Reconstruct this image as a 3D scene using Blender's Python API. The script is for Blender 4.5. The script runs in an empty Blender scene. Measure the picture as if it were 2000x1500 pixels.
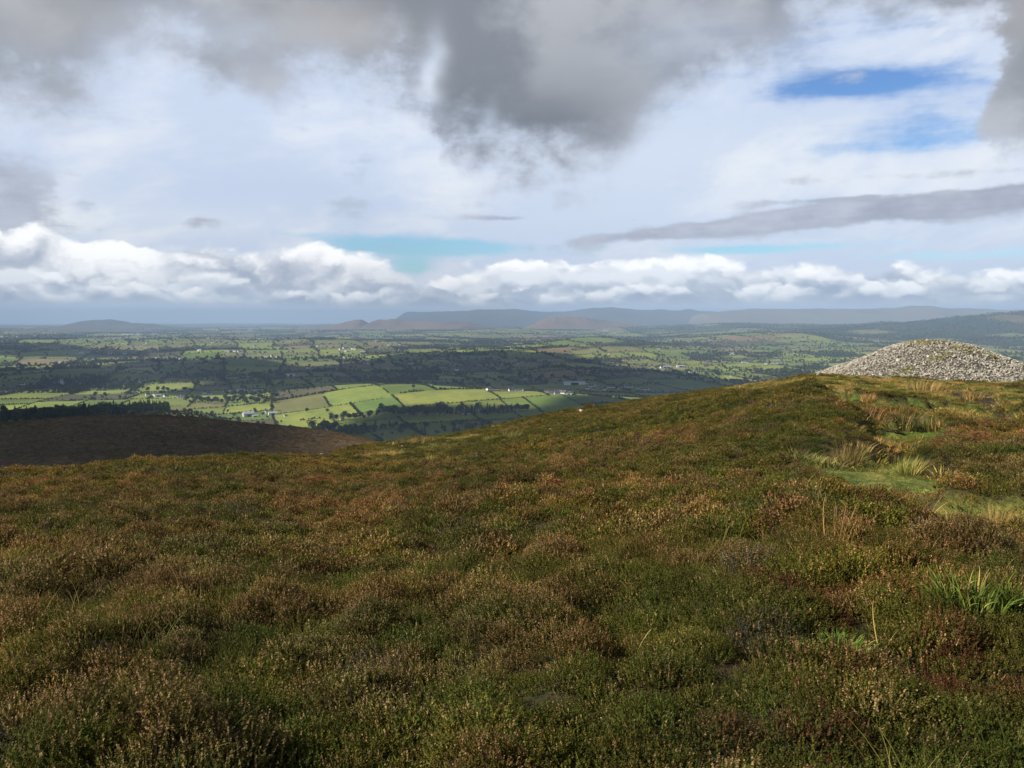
import bpy, bmesh, math, random
import numpy as np
from mathutils import Vector, Matrix

R = math.radians
random.seed(7)
RNG = np.random.default_rng(11)
SC = bpy.context.scene
COL = SC.collection

# ------------------------------------------------------------------ camera
EYE = 1.7
F = 1650.0                       # focal length in photograph pixels (2000 wide)
HY = 623.0                       # eye-level row of the photograph
PITCH = math.atan((750 - HY) / F)
cam_d = bpy.data.cameras.new('camera')
cam = bpy.data.objects.new('camera', cam_d)
COL.objects.link(cam)
cam.location = (0, 0, EYE)
cam.rotation_euler = (R(90) - PITCH, 0, 0)
cam_d.sensor_fit = 'HORIZONTAL'
cam_d.sensor_width = 36.0
cam_d.lens = 36.0 * F / 2000.0
cam_d.clip_start = 0.05
cam_d.clip_end = 200000.0
SC.camera = cam

CP, SP = math.cos(PITCH), math.sin(PITCH)


def ray(X, Y):
    """unit-free direction through photograph point X, Y"""
    a = (X - 1000) / F
    b = -(Y - 750) / F
    return np.array([a, CP + b * SP, -SP + b * CP])


def azel(X, Y):
    d = ray(X, Y)
    h = math.hypot(d[0], d[1])
    return math.atan2(d[0], d[1]), math.atan2(d[2], h)


# ------------------------------------------------------------------ light
SUN_AZ, SUN_EL = R(-102), R(35)
SDIR = Vector((math.sin(SUN_AZ) * math.cos(SUN_EL), math.cos(SUN_AZ) * math.cos(SUN_EL), math.sin(SUN_EL)))
sun_d = bpy.data.lights.new('sun', 'SUN')
sun_d.energy = 5.0
sun_d.angle = R(0.5)
sun_d.color = (1.0, 0.93, 0.82)
sun = bpy.data.objects.new('sun', sun_d)
COL.objects.link(sun)
sun.rotation_euler = SDIR.to_track_quat('Z', 'Y').to_euler()
sun.location = (-300, -60, 300)

SC.view_settings.view_transform = 'Standard'
SC.view_settings.look = 'None'
SC.view_settings.exposure = 0.5
SC.view_settings.gamma = 1.0
SC.view_settings.use_curve_mapping = False
SC.cycles.use_denoising = True
try:
    SC.cycles.denoiser = 'OPENIMAGEDENOISE'
    SC.cycles.denoising_input_passes = 'RGB_ALBEDO_NORMAL'
    SC.cycles.denoising_prefilter = 'ACCURATE'
except Exception:
    pass
SC.cycles.max_bounces = 6
SC.cycles.diffuse_bounces = 2
SC.cycles.transparent_max_bounces = 8
SC.cycles.volume_bounces = 0


# ------------------------------------------------------------------ node helper
class NT:
    """small expression builder for shader nodes"""

    def __init__(self, tree):
        self.t = tree

    def new(self, kind):
        return self.t.nodes.new(kind)

    def put(self, sock, v):
        if isinstance(v, bpy.types.NodeSocket):
            self.t.links.new(v, sock)
        elif isinstance(v, (tuple, list)) and sock.type == 'RGBA' and len(v) == 3:
            sock.default_value = (*v, 1)
        else:
            sock.default_value = v

    def m(self, op, a, b=None, c=None, clamp=False):
        n = self.new('ShaderNodeMath')
        n.operation = op
        n.use_clamp = clamp
        self.put(n.inputs[0], a)
        if b is not None:
            self.put(n.inputs[1], b)
        if c is not None:
            self.put(n.inputs[2], c)
        return n.outputs[0]

    def add(self, a, b): return self.m('ADD', a, b)
    def sub(self, a, b): return self.m('SUBTRACT', a, b)
    def mul(self, a, b): return self.m('MULTIPLY', a, b)
    def div(self, a, b): return self.m('DIVIDE', a, b)
    def mx(self, a, b): return self.m('MAXIMUM', a, b)
    def mn(self, a, b): return self.m('MINIMUM', a, b)

    def xyz(self, x, y, z=0.0):
        n = self.new('ShaderNodeCombineXYZ')
        for s, v in zip(n.inputs, (x, y, z)):
            self.put(s, v)
        return n.outputs[0]

    def sep(self, v):
        n = self.new('ShaderNodeSeparateXYZ')
        self.put(n.inputs[0], v)
        return n.outputs

    def noise(self, vec, scale=1.0, detail=4.0, rough=0.5, dist=0.0, out=0, dim='3D'):
        n = self.new('ShaderNodeTexNoise')
        n.noise_dimensions = dim
        self.put(n.inputs['Vector'], vec)
        n.inputs['Scale'].default_value = scale
        n.inputs['Detail'].default_value = detail
        n.inputs['Roughness'].default_value = rough
        n.inputs['Distortion'].default_value = dist
        return n.outputs[out]

    def voro(self, vec, scale=1.0, detail=2.0, rough=0.5, smooth=0.4, feature='SMOOTH_F1'):
        n = self.new('ShaderNodeTexVoronoi')
        n.voronoi_dimensions = '2D'
        n.feature = feature
        n.normalize = False
        self.put(n.inputs['Vector'], vec)
        n.inputs['Scale'].default_value = scale
        n.inputs['Detail'].default_value = detail
        n.inputs['Roughness'].default_value = rough
        if feature == 'SMOOTH_F1':
            n.inputs['Smoothness'].default_value = smooth
        return n.outputs['Distance']

    def step(self, v, a, b, o0=0.0, o1=1.0):
        n = self.new('ShaderNodeMapRange')
        n.interpolation_type = 'SMOOTHSTEP'
        self.put(n.inputs['Value'], v)
        self.put(n.inputs['From Min'], a)
        self.put(n.inputs['From Max'], b)
        self.put(n.inputs['To Min'], o0)
        self.put(n.inputs['To Max'], o1)
        return n.outputs[0]

    def mix(self, f, a, b, blend='MIX'):
        n = self.new('ShaderNodeMix')
        n.data_type = 'RGBA'
        n.blend_type = blend
        n.clamp_factor = True
        self.put(n.inputs['Factor'], f)
        self.put(n.inputs[6], a)
        self.put(n.inputs[7], b)
        return n.outputs[2]

    def curve(self, v, pts, lo, hi):
        """piecewise curve through pts (x, y); x in lo..hi"""
        n = self.new('ShaderNodeFloatCurve')
        ys = [p[1] for p in pts]
        y0, y1 = min(ys), max(ys)
        if y1 - y0 < 1e-6:
            y1 = y0 + 1e-6
        c = n.mapping.curves[0]
        pp = [((p[0] - lo) / (hi - lo), (p[1] - y0) / (y1 - y0)) for p in pts]
        while len(c.points) < len(pp):
            c.points.new(0.5, 0.5)
        for q, p in zip(c.points, pp):
            q.location = p
            q.handle_type = 'AUTO_CLAMPED'
        n.mapping.update()
        t = self.m('DIVIDE', self.sub(v, lo), hi - lo, clamp=True)
        self.put(n.inputs['Value'], t)
        return self.add(self.mul(n.outputs[0], y1 - y0), y0)


# ------------------------------------------------------------------ sky
world = bpy.data.worlds.new('World')
SC.world = world
world.use_nodes = True
wt = world.node_tree
for n in list(wt.nodes):
    wt.nodes.remove(n)
W = NT(wt)
WSTR = 0.1


def lin(r, g, b):
    f = lambda c: (c / 255 / 12.92) if c / 255 <= 0.04045 else ((c / 255 + 0.055) / 1.055) ** 2.4
    return (f(r), f(g), f(b))


def cl(r, g, b, k=1.0):
    """cloud radiance written as the display colour it should reach, in units of the background strength"""
    e = k / (2 ** SC.view_settings.exposure) / WSTR
    return tuple(c * e for c in lin(r, g, b))


def build_sky():
    tc = W.new('ShaderNodeTexCoord')
    x, y, z = W.sep(tc.outputs['Generated'])
    u = W.m('ARCTAN2', x, y)
    v = W.m('ARCSINE', z)
    sky = W.new('ShaderNodeTexSky')
    sky.sky_type = 'NISHITA'
    sky.sun_disc = False
    sky.sun_elevation = SUN_EL
    sky.sun_rotation = SUN_AZ % (2 * math.pi)
    sky.altitude = 250
    sky.air_density = 1.0
    sky.dust_density = 0.6
    sky.ozone_density = 2.0
    base = W.mix(1.0, sky.outputs[0], W.mix(W.step(v, R(5), R(14)), (0.72, 0.98, 1.15), (0.54, 0.76, 1.05)), 'MULTIPLY')
    def plane(su, sv, off):
        return W.xyz(W.m('MULTIPLY_ADD', u, su, off), W.m('MULTIPLY_ADD', v, sv, off * 0.7), 0)

    # wind-drawn warps
    fa = W.sub(W.noise(plane(3.0, 5.0, 1.3), 1.0, 4, 0.55, dim='2D'), 0.5)
    fb = W.sub(W.noise(plane(3.0, 5.0, 17.7), 1.0, 4, 0.55, dim='2D'), 0.5)
    fine = W.sub(W.noise(plane(14.0, 20.0, 33.1), 1.0, 5, 0.6, dim='2D'), 0.5)
    streak = W.sub(W.noise(plane(5.0, 34.0, 55.2), 1.0, 4, 0.6, dim='2D'), 0.5)
    mid = W.sub(W.noise(plane(6.0, 9.0, 71.3), 1.0, 5, 0.62, dim='2D'), 0.5)
    uv = W.xyz(u, v, 0)

    def vm(op, a, b):
        n = W.new('ShaderNodeVectorMath')
        n.operation = op
        W.put(n.inputs[0], a)
        if b is not None:
            W.put(n.inputs[1], b)
        return n.outputs['Value'] if op == 'DOT_PRODUCT' else n.outputs[0]

    warps = {}
    for key, wu, wv in (('S', 0.03, 0.013), ('M', 0.05, 0.03), ('L', 0.1, 0.07)):
        warps[key] = vm('ADD', uv, W.xyz(W.mul(fa, wu), W.mul(fb, wv), 0))

    def blob(X, Y, rx, ry, k=1.0, wu=0.08, wv=0.05, tilt=0.0):
        a, e = azel(X, Y)
        w = warps['S' if wv < 0.02 else ('M' if wv < 0.045 else 'L')]
        q = vm('SUBTRACT', w, (a, e, 0))
        if tilt:
            mp = W.new('ShaderNodeVectorRotate')
            mp.rotation_type = 'Z_AXIS'
            W.put(mp.inputs['Vector'], q)
            mp.inputs['Angle'].default_value = -math.atan(tilt)
            q = mp.outputs[0]
        q = vm('MULTIPLY', q, (F / rx, F / ry, 0))
        return W.mul(W.m('POWER', 1 / math.e, vm('DOT_PRODUCT', q, q)), k)

    def summed(bs):
        s = bs[0]
        for b in bs[1:]:
            s = W.add(s, b)
        return s

    # --- high white veil with blue holes
    holes = summed([
        blob(1660, 166, 140, 20, 1.25, 0.05, 0.03), blob(1850, 150, 110, 60, 0.55), blob(1790, 275, 190, 40, 0.62, 0.05, 0.04),
        blob(1500, 60, 170, 90, 0.42), blob(1800, 40, 190, 60, 0.22), blob(1330, 130, 160, 110, 0.22),
        blob(760, 476, 150, 20, 1.1, 0.03, 0.012), blob(800, 517, 45, 20, 1.1, 0.02, 0.01), blob(930, 480, 120, 16, 0.9, 0.03, 0.012),
        blob(560, 458, 80, 9, 0.5, 0.02, 0.01), blob(1450, 488, 130, 9, 0.9, 0.03, 0.012), blob(1840, 500, 170, 12, 0.95, 0.03, 0.014),
        blob(1640, 480, 300, 10, 0.45, 0.03, 0.014)])
    hol = W.step(W.add(W.add(holes, W.mul(streak, 1.25)), W.add(W.mul(fine, 1.0), W.mul(mid, 0.85))), 0.14, 1.1)
    veil_c = W.mix(W.step(W.add(v, W.mul(fa, 0.10)), 0.10, 0.22), cl(226, 235, 251), cl(222, 232, 249))
    grey_l = W.mul(blob(420, 385, 620, 55, 1.0, 0.1, 0.05), 0.5)
    veil_c = W.mix(grey_l, veil_c, cl(194, 210, 236))
    bright = summed([blob(1350, 320, 420, 70, 0.8), blob(230, 440, 260, 28, 1.3, 0.05, 0.03), blob(1000, 420, 700, 26, 0.3)])
    veil_c = W.mix(W.mn(bright, 1.0), veil_c, cl(240, 246, 253))
    veil_c = W.mix(W.step(W.add(streak, W.mul(fine, 0.6)), -0.35, 0.4, 0.0, 0.32), veil_c, cl(228, 236, 248))
    cir = W.add(W.mul(W.noise(W.xyz(W.m('MULTIPLY_ADD', u, 5.0, W.mul(fb, 1.0)), W.m('MULTIPLY_ADD', v, 15.0, W.m('MULTIPLY_ADD', u, -2.2, W.mul(fa, 1.2))), 0), 1.0, 6, 0.62, 0.0, 0, '2D'), 1.0), W.mul(mid, 0.35))
    veil_c = W.mix(W.step(cir, 0.40, 0.64, 0.45, 0.0), veil_c, cl(192, 211, 242))
    veil_c = W.mix(W.step(cir, 0.56, 0.86, 0.0, 0.8), veil_c, cl(246, 249, 254))
    hol = W.mul(hol, W.step(cir, 0.80, 0.58, 0.35, 1.0))
    col = W.mix(hol, veil_c, base)

    # --- grey lens-shaped streaks to the right
    st = summed([
        blob(1920, 396, 330, 25, 0.88, 0.06, 0.03, 0.07), blob(1560, 430, 300, 16, 0.74, 0.05, 0.02, 0.06),
        blob(1280, 462, 240, 11, 0.62, 0.05, 0.015, 0.06), blob(1990, 400, 140, 34, 0.5), blob(995, 424, 75, 8, 0.85, 0.02, 0.008),
        blob(1760, 402, 200, 12, 0.7, 0.06, 0.03, 0.05), blob(1620, 392, 150, 7, 0.6, 0.05, 0.02, 0.04), blob(1225, 433, 45, 5, 0.5, 0.02, 0.006), blob(1560, 355, 60, 22, 0.42, 0.06, 0.03), blob(1960, 330, 120, 12, 0.5, 0.05, 0.02),
        blob(375, 440, 48, 26, 0.7, 0.06, 0.04), blob(40, 400, 100, 50, 0.5, 0.08, 0.06), blob(-10, 340, 60, 60, 0.6, 0.08, 0.06)])
    stm = W.step(W.add(W.add(st, W.mul(streak, 1.3)), W.add(W.mul(fine, 1.5), W.mul(mid, 1.0))), 0.24, 0.80, 0, 0.9)
    st_c = W.mix(W.step(W.add(W.mul(streak, 1.0), fine), -0.3, 0.4), cl(158, 164, 182), cl(196, 203, 218))
    col = W.mix(stm, col, st_c)

    # --- heaped cloud along the horizon
    def puffs(dv, sc, zz):
        vv = W.add(v, dv)
        pv = W.xyz(W.m('MULTIPLY_ADD', u, sc, W.m('MULTIPLY_ADD', mid, 1.3, W.mul(fine, 0.7))), W.m('MULTIPLY_ADD', vv, sc * 1.7, W.m('MULTIPLY_ADD', mid, -0.9, W.mul(fine, 0.6))), zz)
        return W.sub(1.0, W.voro(pv, 1.0, 2.4, 0.55, 0.6, 'SMOOTH_F1'))

    def bank(tops, base_y, sc, zz, amp, white, grey, soft, grey_at):
        nonlocal col
        pts = []
        for X, Y in tops:
            a, e = azel(X, Y)
            pts.append((a, e))
        top = W.curve(u, pts, -0.62, 0.62)
        h0 = puffs(0.0, sc, zz)
        h1 = puffs(0.17 / sc, sc, zz)
        big = W.sub(W.noise(plane(sc * 0.55, sc * 1.1, zz + 4), 1.0, 2, 0.5, dim='2D'), 0.5)
        d = W.add(W.sub(top, v), W.mul(W.add(W.mul(W.sub(h0, 0.62), 1.0), W.mul(big, 0.8)), amp))
        a = W.step(d, 0.0, soft)
        eb = azel(1000, base_y)[1]
        a = W.mul(a, W.step(W.add(v, W.mul(fb, 0.012)), eb - 0.004, eb + 0.016))
        # sun comes from above left: a puff is white where its own rim faces up, grey underneath
        lit = W.add(W.mul(W.sub(h0, h1), 1.0), W.mul(big, 1.7))
        rel = W.div(W.sub(v, eb), W.mx(W.sub(top, eb), 0.01))
        lit = W.add(lit, W.mul(W.sub(rel, grey_at), 0.95))
        lit = W.add(lit, W.mul(fine, 0.5))
        sh = W.step(lit, -0.65, 0.5)
        c = W.mix(sh, grey, white)
        col = W.mix(a, col, c)

    bank([(-80, 425), (60, 420), (200, 446), (330, 440), (450, 462), (540, 470), (600, 458), (680, 474), (740, 492), (800, 512), (830, 530), (870, 512),
          (950, 492), (1050, 486), (1200, 478), (1400, 488), (1560, 500), (1680, 490), (1800, 508), (1900, 514), (2080, 512)],
         600, 11.0, 2.2, 0.030, cl(255, 255, 255, 1.25), cl(180, 191, 211), 0.012, 0.55)
    bank([(-80, 500), (100, 500), (300, 515), (500, 520), (700, 540), (840, 545), (900, 515), (1000, 498), (1150, 484), (1300, 488), (1450, 500), (1550, 505), (1650, 520), (1750, 505), (1850, 520), (2080, 515)],
         600, 15.0, 5.7, 0.034, cl(240, 244, 250, 1.15), cl(188, 199, 218), 0.014, 0.45)
    bank([(-80, 510), (100, 520), (300, 535), (420, 530), (520, 560), (640, 556), (760, 548), (880, 540), (960, 552), (1060, 560), (1160, 560), (1260, 535),
          (1340, 548), (1480, 556), (1580, 512), (1680, 515), (1760, 532), (1880, 530), (2080, 528)],
         602, 19.0, 9.4, 0.026, cl(253, 254, 255, 1.22), cl(166, 181, 206), 0.008, 0.55)
    # --- rain-blue air under the cloud bases
    a0, e0 = azel(1000, 594)
    a1, e1 = azel(1000, 610)
    low = W.step(W.add(v, W.add(W.mul(fb, 0.012), W.mul(streak, 0.006))), e1, e0, 1.0, 0.0)
    col = W.mix(low, col, cl(176, 200, 234, 1.4))

    # --- the big dark cloud overhead with its hanging lobe
    edge = [(-120, 215), (0, 186), (60, 200), (120, 190), (200, 148), (260, 112), (330, 108), (420, 138), (520, 152), (620, 146), (680, 178), (740, 176), (790, 200),
            (830, 190), (860, 262), (930, 300), (1010, 318), (1090, 338), (1150, 344), (1200, 322), (1250, 262), (1300, 205), (1380, 165),
            (1460, 130), (1510, 90), (1560, 50), (1700, 10), (1850, 10), (1925, 60), (1962, 240), (2010, 270), (2100, 285)]
    edge = [azel(*q) for q in edge]
    eb = W.curve(W.add(u, W.add(W.mul(fine, 0.03), W.mul(mid, 0.06))), edge, -0.62, 0.62)
    d = W.add(W.sub(v, eb), W.add(W.mul(fine, 0.11), W.add(W.mul(mid, 0.13), W.m('MULTIPLY_ADD', fb, 0.03, 0.014))))
    dark = W.step(d, -0.026, 0.046)
    thin = summed([blob(840, 150, 26, 70, 0.85, 0.06, 0.05), blob(975, 235, 16, 26, 0.4, 0.05, 0.05), blob(410, 55, 130, 40, 0.30, 0.1, 0.08),
                   blob(270, 120, 60, 40, 0.35, 0.1, 0.08), blob(1330, 90, 120, 60, 0.35, 0.1, 0.08)])
    dark = W.mul(dark, W.sub(1.0, W.mn(thin, 0.95)))
    body = W.add(W.mul(mid, 0.45), W.mul(W.noise(plane(4.2, 6.0, 21.0), 1.0, 4, 0.5, dim='2D'), 1.0))
    dk_c = W.mix(W.step(W.add(body, W.mul(fine, 0.25)), 0.36, 0.66), cl(138, 144, 154), cl(192, 195, 202))
    deep = summed([blob(1040, 270, 230, 90, 0.95, 0.1, 0.08), blob(60, 130, 190, 90, 0.45, 0.1, 0.08), blob(760, 80, 110, 110, 0.5, 0.1, 0.08), blob(1180, 120, 260, 120, 0.3, 0.1, 0.08)])
    dk_c = W.mix(W.mn(deep, 1.0), dk_c, cl(116, 123, 133))
    warm = summed([blob(620, 60, 150, 60, 0.9, 0.1, 0.08), blob(170, 40, 150, 50, 0.5, 0.1, 0.08), blob(1960, 40, 90, 70, 0.6, 0.1, 0.08)])
    dk_c = W.mix(W.mn(warm, 1.0), dk_c, cl(184, 182, 183))
    lit_rim = W.step(d, -0.02, 0.085)
    dk_c = W.mix(lit_rim, cl(188, 196, 212), dk_c)
    col = W.mix(dark, col, dk_c)

    bg = W.new('ShaderNodeBackground')
    bg.inputs['Strength'].default_value = WSTR
    W.put(bg.inputs['Color'], col)
    # the rest of the sky: an unseen grey deck overhead, kept dark to deepen the shade, paler broken cloud low down, clear sky in the gaps
    n0 = W.noise(tc.outputs['Generated'], 3.0, 2, 0.55)
    rest = W.mix(W.step(W.add(v, W.mul(W.sub(n0, 0.5), 0.5)), R(12), R(26)), cl(190, 202, 222), cl(96, 101, 110))
    rest = W.mix(W.step(n0, 0.56, 0.70, 0.0, 0.8), rest, base)
    bg2 = W.new('ShaderNodeBackground')
    bg2.inputs['Strength'].default_value = WSTR
    W.put(bg2.inputs['Color'], rest)
    inside = W.mul(W.step(W.m('ABSOLUTE', u), 0.66, 0.80, 1.0, 0.0),
                   W.mul(W.step(v, R(23), R(30), 1.0, 0.0), W.step(v, R(-4), R(-2))))
    ms = W.new('ShaderNodeMixShader')
    W.put(ms.inputs[0], inside)
    wt.links.new(bg2.outputs[0], ms.inputs[1])
    wt.links.new(bg.outputs[0], ms.inputs[2])
    out = W.new('ShaderNodeOutputWorld')
    wt.links.new(ms.outputs[0], out.inputs['Surface'])


build_sky()
world.cycles.sampling_method = 'MANUAL'
world.cycles.sample_map_resolution = 512

# ------------------------------------------------------------------ numpy helpers
def _hash(ix, iy, seed):
    h = (ix.astype(np.int64) * 374761393 + iy.astype(np.int64) * 668265263 + seed * 1442695041) & 0xFFFFFFFF
    h = ((h ^ (h >> 13)) * 1274126177) & 0xFFFFFFFF
    h = h ^ (h >> 16)
    return (h & 0xFFFFFF) / float(0xFFFFFF) * 2 - 1


def vnoise(x, y, seed=0):
    x = np.asarray(x, float)
    y = np.asarray(y, float)
    fx, fy = np.floor(x), np.floor(y)
    tx, ty = x - fx, y - fy
    ix, iy = fx.astype(np.int64), fy.astype(np.int64)
    sx = tx * tx * tx * (tx * (tx * 6 - 15) + 10)
    sy = ty * ty * ty * (ty * (ty * 6 - 15) + 10)
    a, b = _hash(ix, iy, seed), _hash(ix + 1, iy, seed)
    c, d = _hash(ix, iy + 1, seed), _hash(ix + 1, iy + 1, seed)
    return (a + (b - a) * sx) * (1 - sy) + (c + (d - c) * sx) * sy


def fbm(x, y, scale, octaves=4, seed=0, gain=0.5):
    s, amp, tot = 0.0, 1.0, 0.0
    f = 1.0 / scale
    for o in range(octaves):
        s = s + amp * vnoise(np.asarray(x) * f + 17.3 * o, np.asarray(y) * f - 9.1 * o, seed + o)
        tot += amp
        amp *= gain
        f *= 2.03
    return s / tot


def sstep(a, b, x):
    t = np.clip((np.asarray(x, float) - a) / (b - a), 0, 1)
    return t * t * (3 - 2 * t)


def pinterp(x, xs, ys):
    return np.interp(x, xs, ys)


# ------------------------------------------------------------------ the shape of the land
def crest_table(rows):
    out = []
    for X, Y, r in rows:
        a, e = azel(X, Y)
        out.append((a, -math.tan(e), r))
    return np.array(out)


NEAR = crest_table([(-900, 985, 30), (-400, 945, 32), (0, 922, 35), (150, 908, 36), (300, 896, 38), (400, 892, 40), (500, 890, 42), (600, 890, 44), (640, 888, 47),
                    (690, 870, 62), (740, 862, 68), (800, 855, 72), (900, 844, 76), (1000, 827, 79), (1100, 805, 82), (1200, 790, 85), (1300, 773, 88),
                    (1400, 759, 92), (1465, 751, 95), (1517, 743, 98), (1562, 733, 101), (1600, 730, 104), (1700, 735, 112), (1850, 741, 124), (2000, 745, 126), (2300, 748, 126), (3200, 760, 126)])


def near_base(x, y):
    r = np.hypot(x, y) + 1e-6
    a = np.arctan2(x, y)
    aa = np.clip(a, NEAR[0, 0], NEAR[-1, 0])
    t = pinterp(aa, NEAR[:, 0], NEAR[:, 1])
    Rc = pinterp(aa, NEAR[:, 0], NEAR[:, 2])
    s = (Rc * t - EYE) / Rc
    # behind the camera the hill top is level
    back = sstep(R(75), R(150), np.abs(a))
    s = s * (1 - back) + 0.0 * back
    # slope eases just around the camera, so the eye stands on a gentle shoulder
    z = -s * r
    o = np.maximum(0, r - Rc)
    z = z - 0.36 * sstep(4, 22, r) * sstep(95, 70, r)
    z = z - np.where(o < 30, 0.0048 * o * o, 0.0048 * 900 + 0.288 * (o - 30) + 0.0003 * np.minimum(o - 30, 200) ** 2)
    return z


def near_lumps(x, y):
    r = np.hypot(x, y)
    k = sstep(1.0, 6.0, r)
    l = 0.10 * fbm(x, y, 0.9, 2, 31) + 0.15 * fbm(x, y, 3.2, 2, 33) * k + 0.45 * fbm(x, y, 15.0, 2, 35) * sstep(8, 25, r)
    l = l + 0.10 * sstep(0.0, 0.5, fbm(x, y, 0.75, 2, 37)) - 0.05
    return l


def pix_on(hfun, X, Y, r0=1.5, r1=60000.0, n=900):
    """first point where the sight line through (X, Y) meets the ground hfun"""
    d = ray(X, Y)
    h = math.hypot(d[0], d[1])
    ts = np.geomspace(r0, r1, n) / h
    px, py, pz = d[0] * ts, d[1] * ts, EYE + d[2] * ts
    below = pz < hfun(px, py)
    if not below.any():
        return None
    i = int(np.argmax(below))
    lo, hi = (ts[i - 1] if i else ts[0] * 0.5), ts[i]
    for _ in range(26):
        m = 0.5 * (lo + hi)
        if EYE + d[2] * m < float(hfun(np.array([d[0] * m]), np.array([d[1] * m]))[0]):
            hi = m
        else:
            lo = m
    return np.array([d[0] * hi, d[1] * hi, EYE + d[2] * hi])


def poly_on(hfun, pts, **k):
    out = []
    for X, Y in pts:
        p = pix_on(hfun, X, Y, **k)
        if p is not None:
            out.append(p[:2])
    return np.array(out)


def poly_sd(x, y, P):
    """signed distance to polygon P, negative inside"""
    x = np.asarray(x, float)
    y = np.asarray(y, float)
    d2 = np.full(x.shape, 1e18)
    ins = np.zeros(x.shape, bool)
    n = len(P)
    for i in range(n):
        ax, ay = P[i]
        bx, by = P[(i + 1) % n]
        ex, ey = bx - ax, by - ay
        t = np.clip(((x - ax) * ex + (y - ay) * ey) / (ex * ex + ey * ey + 1e-12), 0, 1)
        d2 = np.minimum(d2, (x - ax - t * ex) ** 2 + (y - ay - t * ey) ** 2)
        c = ((ay > y) != (by > y)) & (x < (bx - ax) * (y - ay) / (by - ay + 1e-12) + ax)
        ins ^= c
    return np.where(ins, -1, 1) * np.sqrt(d2)


# ground cover of the near hill: turf, bare peat and pale grass, outlined on the ground itself
TURF = [poly_on(near_base, q) for q in (
    [(1575, 745), (1660, 735), (1800, 740), (1880, 752), (1950, 760), (1965, 800), (1930, 835), (1830, 842), (1760, 850), (1735, 842), (1700, 828), (1668, 812),
     (1650, 790), (1680, 770), (1640, 757), (1540, 747)],
    [(1735, 842), (1830, 845), (1800, 862), (1750, 878), (1720, 895), (1760, 905), (1800, 917), (1880, 930), (1900, 942), (1830, 952), (1740, 950), (1660, 942),
     (1610, 930), (1572, 912), (1580, 890), (1640, 888), (1690, 880), (1720, 862)],
    [(1820, 1000), (1890, 1002), (2010, 1010), (2060, 1040), (1960, 1050), (1860, 1030), (1800, 1015)],
    )]


def polar_poly(pts):
    return np.array([(math.sin(azel(X, 800)[0]) * r, math.cos(azel(X, 800)[0]) * r) for X, r in pts])


TURF.append(polar_poly([(1440, 86), (1500, 74), (1600, 66), (1650, 78), (1640, 112), (1500, 112), (1440, 104)]))
SHOULDER = polar_poly([(655, 54), (690, 68), (740, 76), (800, 80), (900, 83), (1000, 84), (1035, 76), (960, 62), (880, 54), (800, 47), (730, 44), (680, 46)])
PEAT = [poly_on(near_base, q) for q in (
    [(1810, 760), (1870, 753), (1955, 765), (1960, 790), (1900, 815), (1880, 832), (1870, 815), (1920, 785), (1860, 768)],
    [(1790, 805), (1830, 785), (1856, 778), (1850, 796), (1815, 806)],
    [(1840, 838), (1900, 832), (1975, 812), (1975, 822), (1910, 842), (1850, 846)],
    [(1690, 885), (1735, 868), (1780, 868), (1790, 882), (1730, 892)],
    [(1612, 930), (1660, 926), (1665, 936), (1640, 942)],
    [(1665, 955), (1760, 940), (1815, 970), (1800, 992), (1730, 985), (1690, 975)],
    [(1800, 1006), (1900, 1018), (1960, 1030), (1880, 1040), (1800, 1022)])]


def cover(x, y):
    """turf and peat shares (0..1) of the near hill"""
    n = 0.35 * fbm(x, y, 2.2, 3, 71)
    tk = np.zeros(np.shape(x))
    pk = np.zeros(np.shape(x))
    wide = 0.12 + np.clip((np.hypot(x, y) - 22) * 0.06, 0, 1.4)
    for P in TURF:
        tk = np.maximum(tk, sstep(0.45, -0.35, poly_sd(x, y, P) - wide + n * (1.6 + wide)))
    dc = np.hypot(x - 53.3, (y - 108.0))
    tk = np.maximum(tk, sstep(36, 30, dc + n * 6) * sstep(58, 54, np.asarray(x, float) + n * 4) * sstep(70, 76, np.asarray(y, float)))
    # the grassy shoulder where turf and heather mingle
    tk = np.maximum(tk, sstep(2.0, -3.0, poly_sd(x, y, SHOULDER) + n * 8) * np.clip(0.55 + 1.5 * fbm(x, y, 2.4, 3, 75), 0.15, 1))
    isl = fbm(x, y, 2.0, 3, 73)
    tk = tk * (1 - 0.85 * sstep(0.38, 0.48, isl) * sstep(21, 24, np.hypot(x, y)))
    for P in PEAT:
        pk = np.maximum(pk, sstep(0.25, -0.25, poly_sd(x, y, P) + n * 0.8))
    return tk, pk


def near_h(x, y, lumps=True):
    x = np.asarray(x, float)
    y = np.asarray(y, float)
    z = near_base(x, y)
    tk, pk = cover(x, y)
    open_ = np.maximum(tk, pk)
    if lumps:
        z = z + near_lumps(x, y) * (1 - 0.6 * open_)
    for X, r, w, h in ((1560, 27.0, 5.5, 0.42), (1950, 12.2, 1.3, 0.28), (1480, 44.0, 9.0, 0.45)):
        a = azel(X, 800)[0]
        z = z + h * np.exp(-((x - math.sin(a) * r) ** 2 + (y - math.cos(a) * r) ** 2) / (w * w)) * (1 - 0.8 * open_)
    z = z + 0.05 * fbm(x, y, 0.45, 2, 39) * open_
    z = z - 0.10 * tk - 0.24 * pk + 0.12 * (1 - open_) * sstep(60, 12, np.hypot(x - 12, y - 20))
    return z


BROWN = crest_table([(-700, 858, 430), (-300, 853, 430), (-100, 843, 430), (0, 833, 430), (100, 825, 430), (200, 818, 430), (270, 815, 430), (330, 816, 425), (400, 822, 420),
                     (500, 834, 410), (600, 844, 395), (690, 859, 380), (760, 880, 360), (900, 930, 330), (1200, 1000, 300)])


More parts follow.
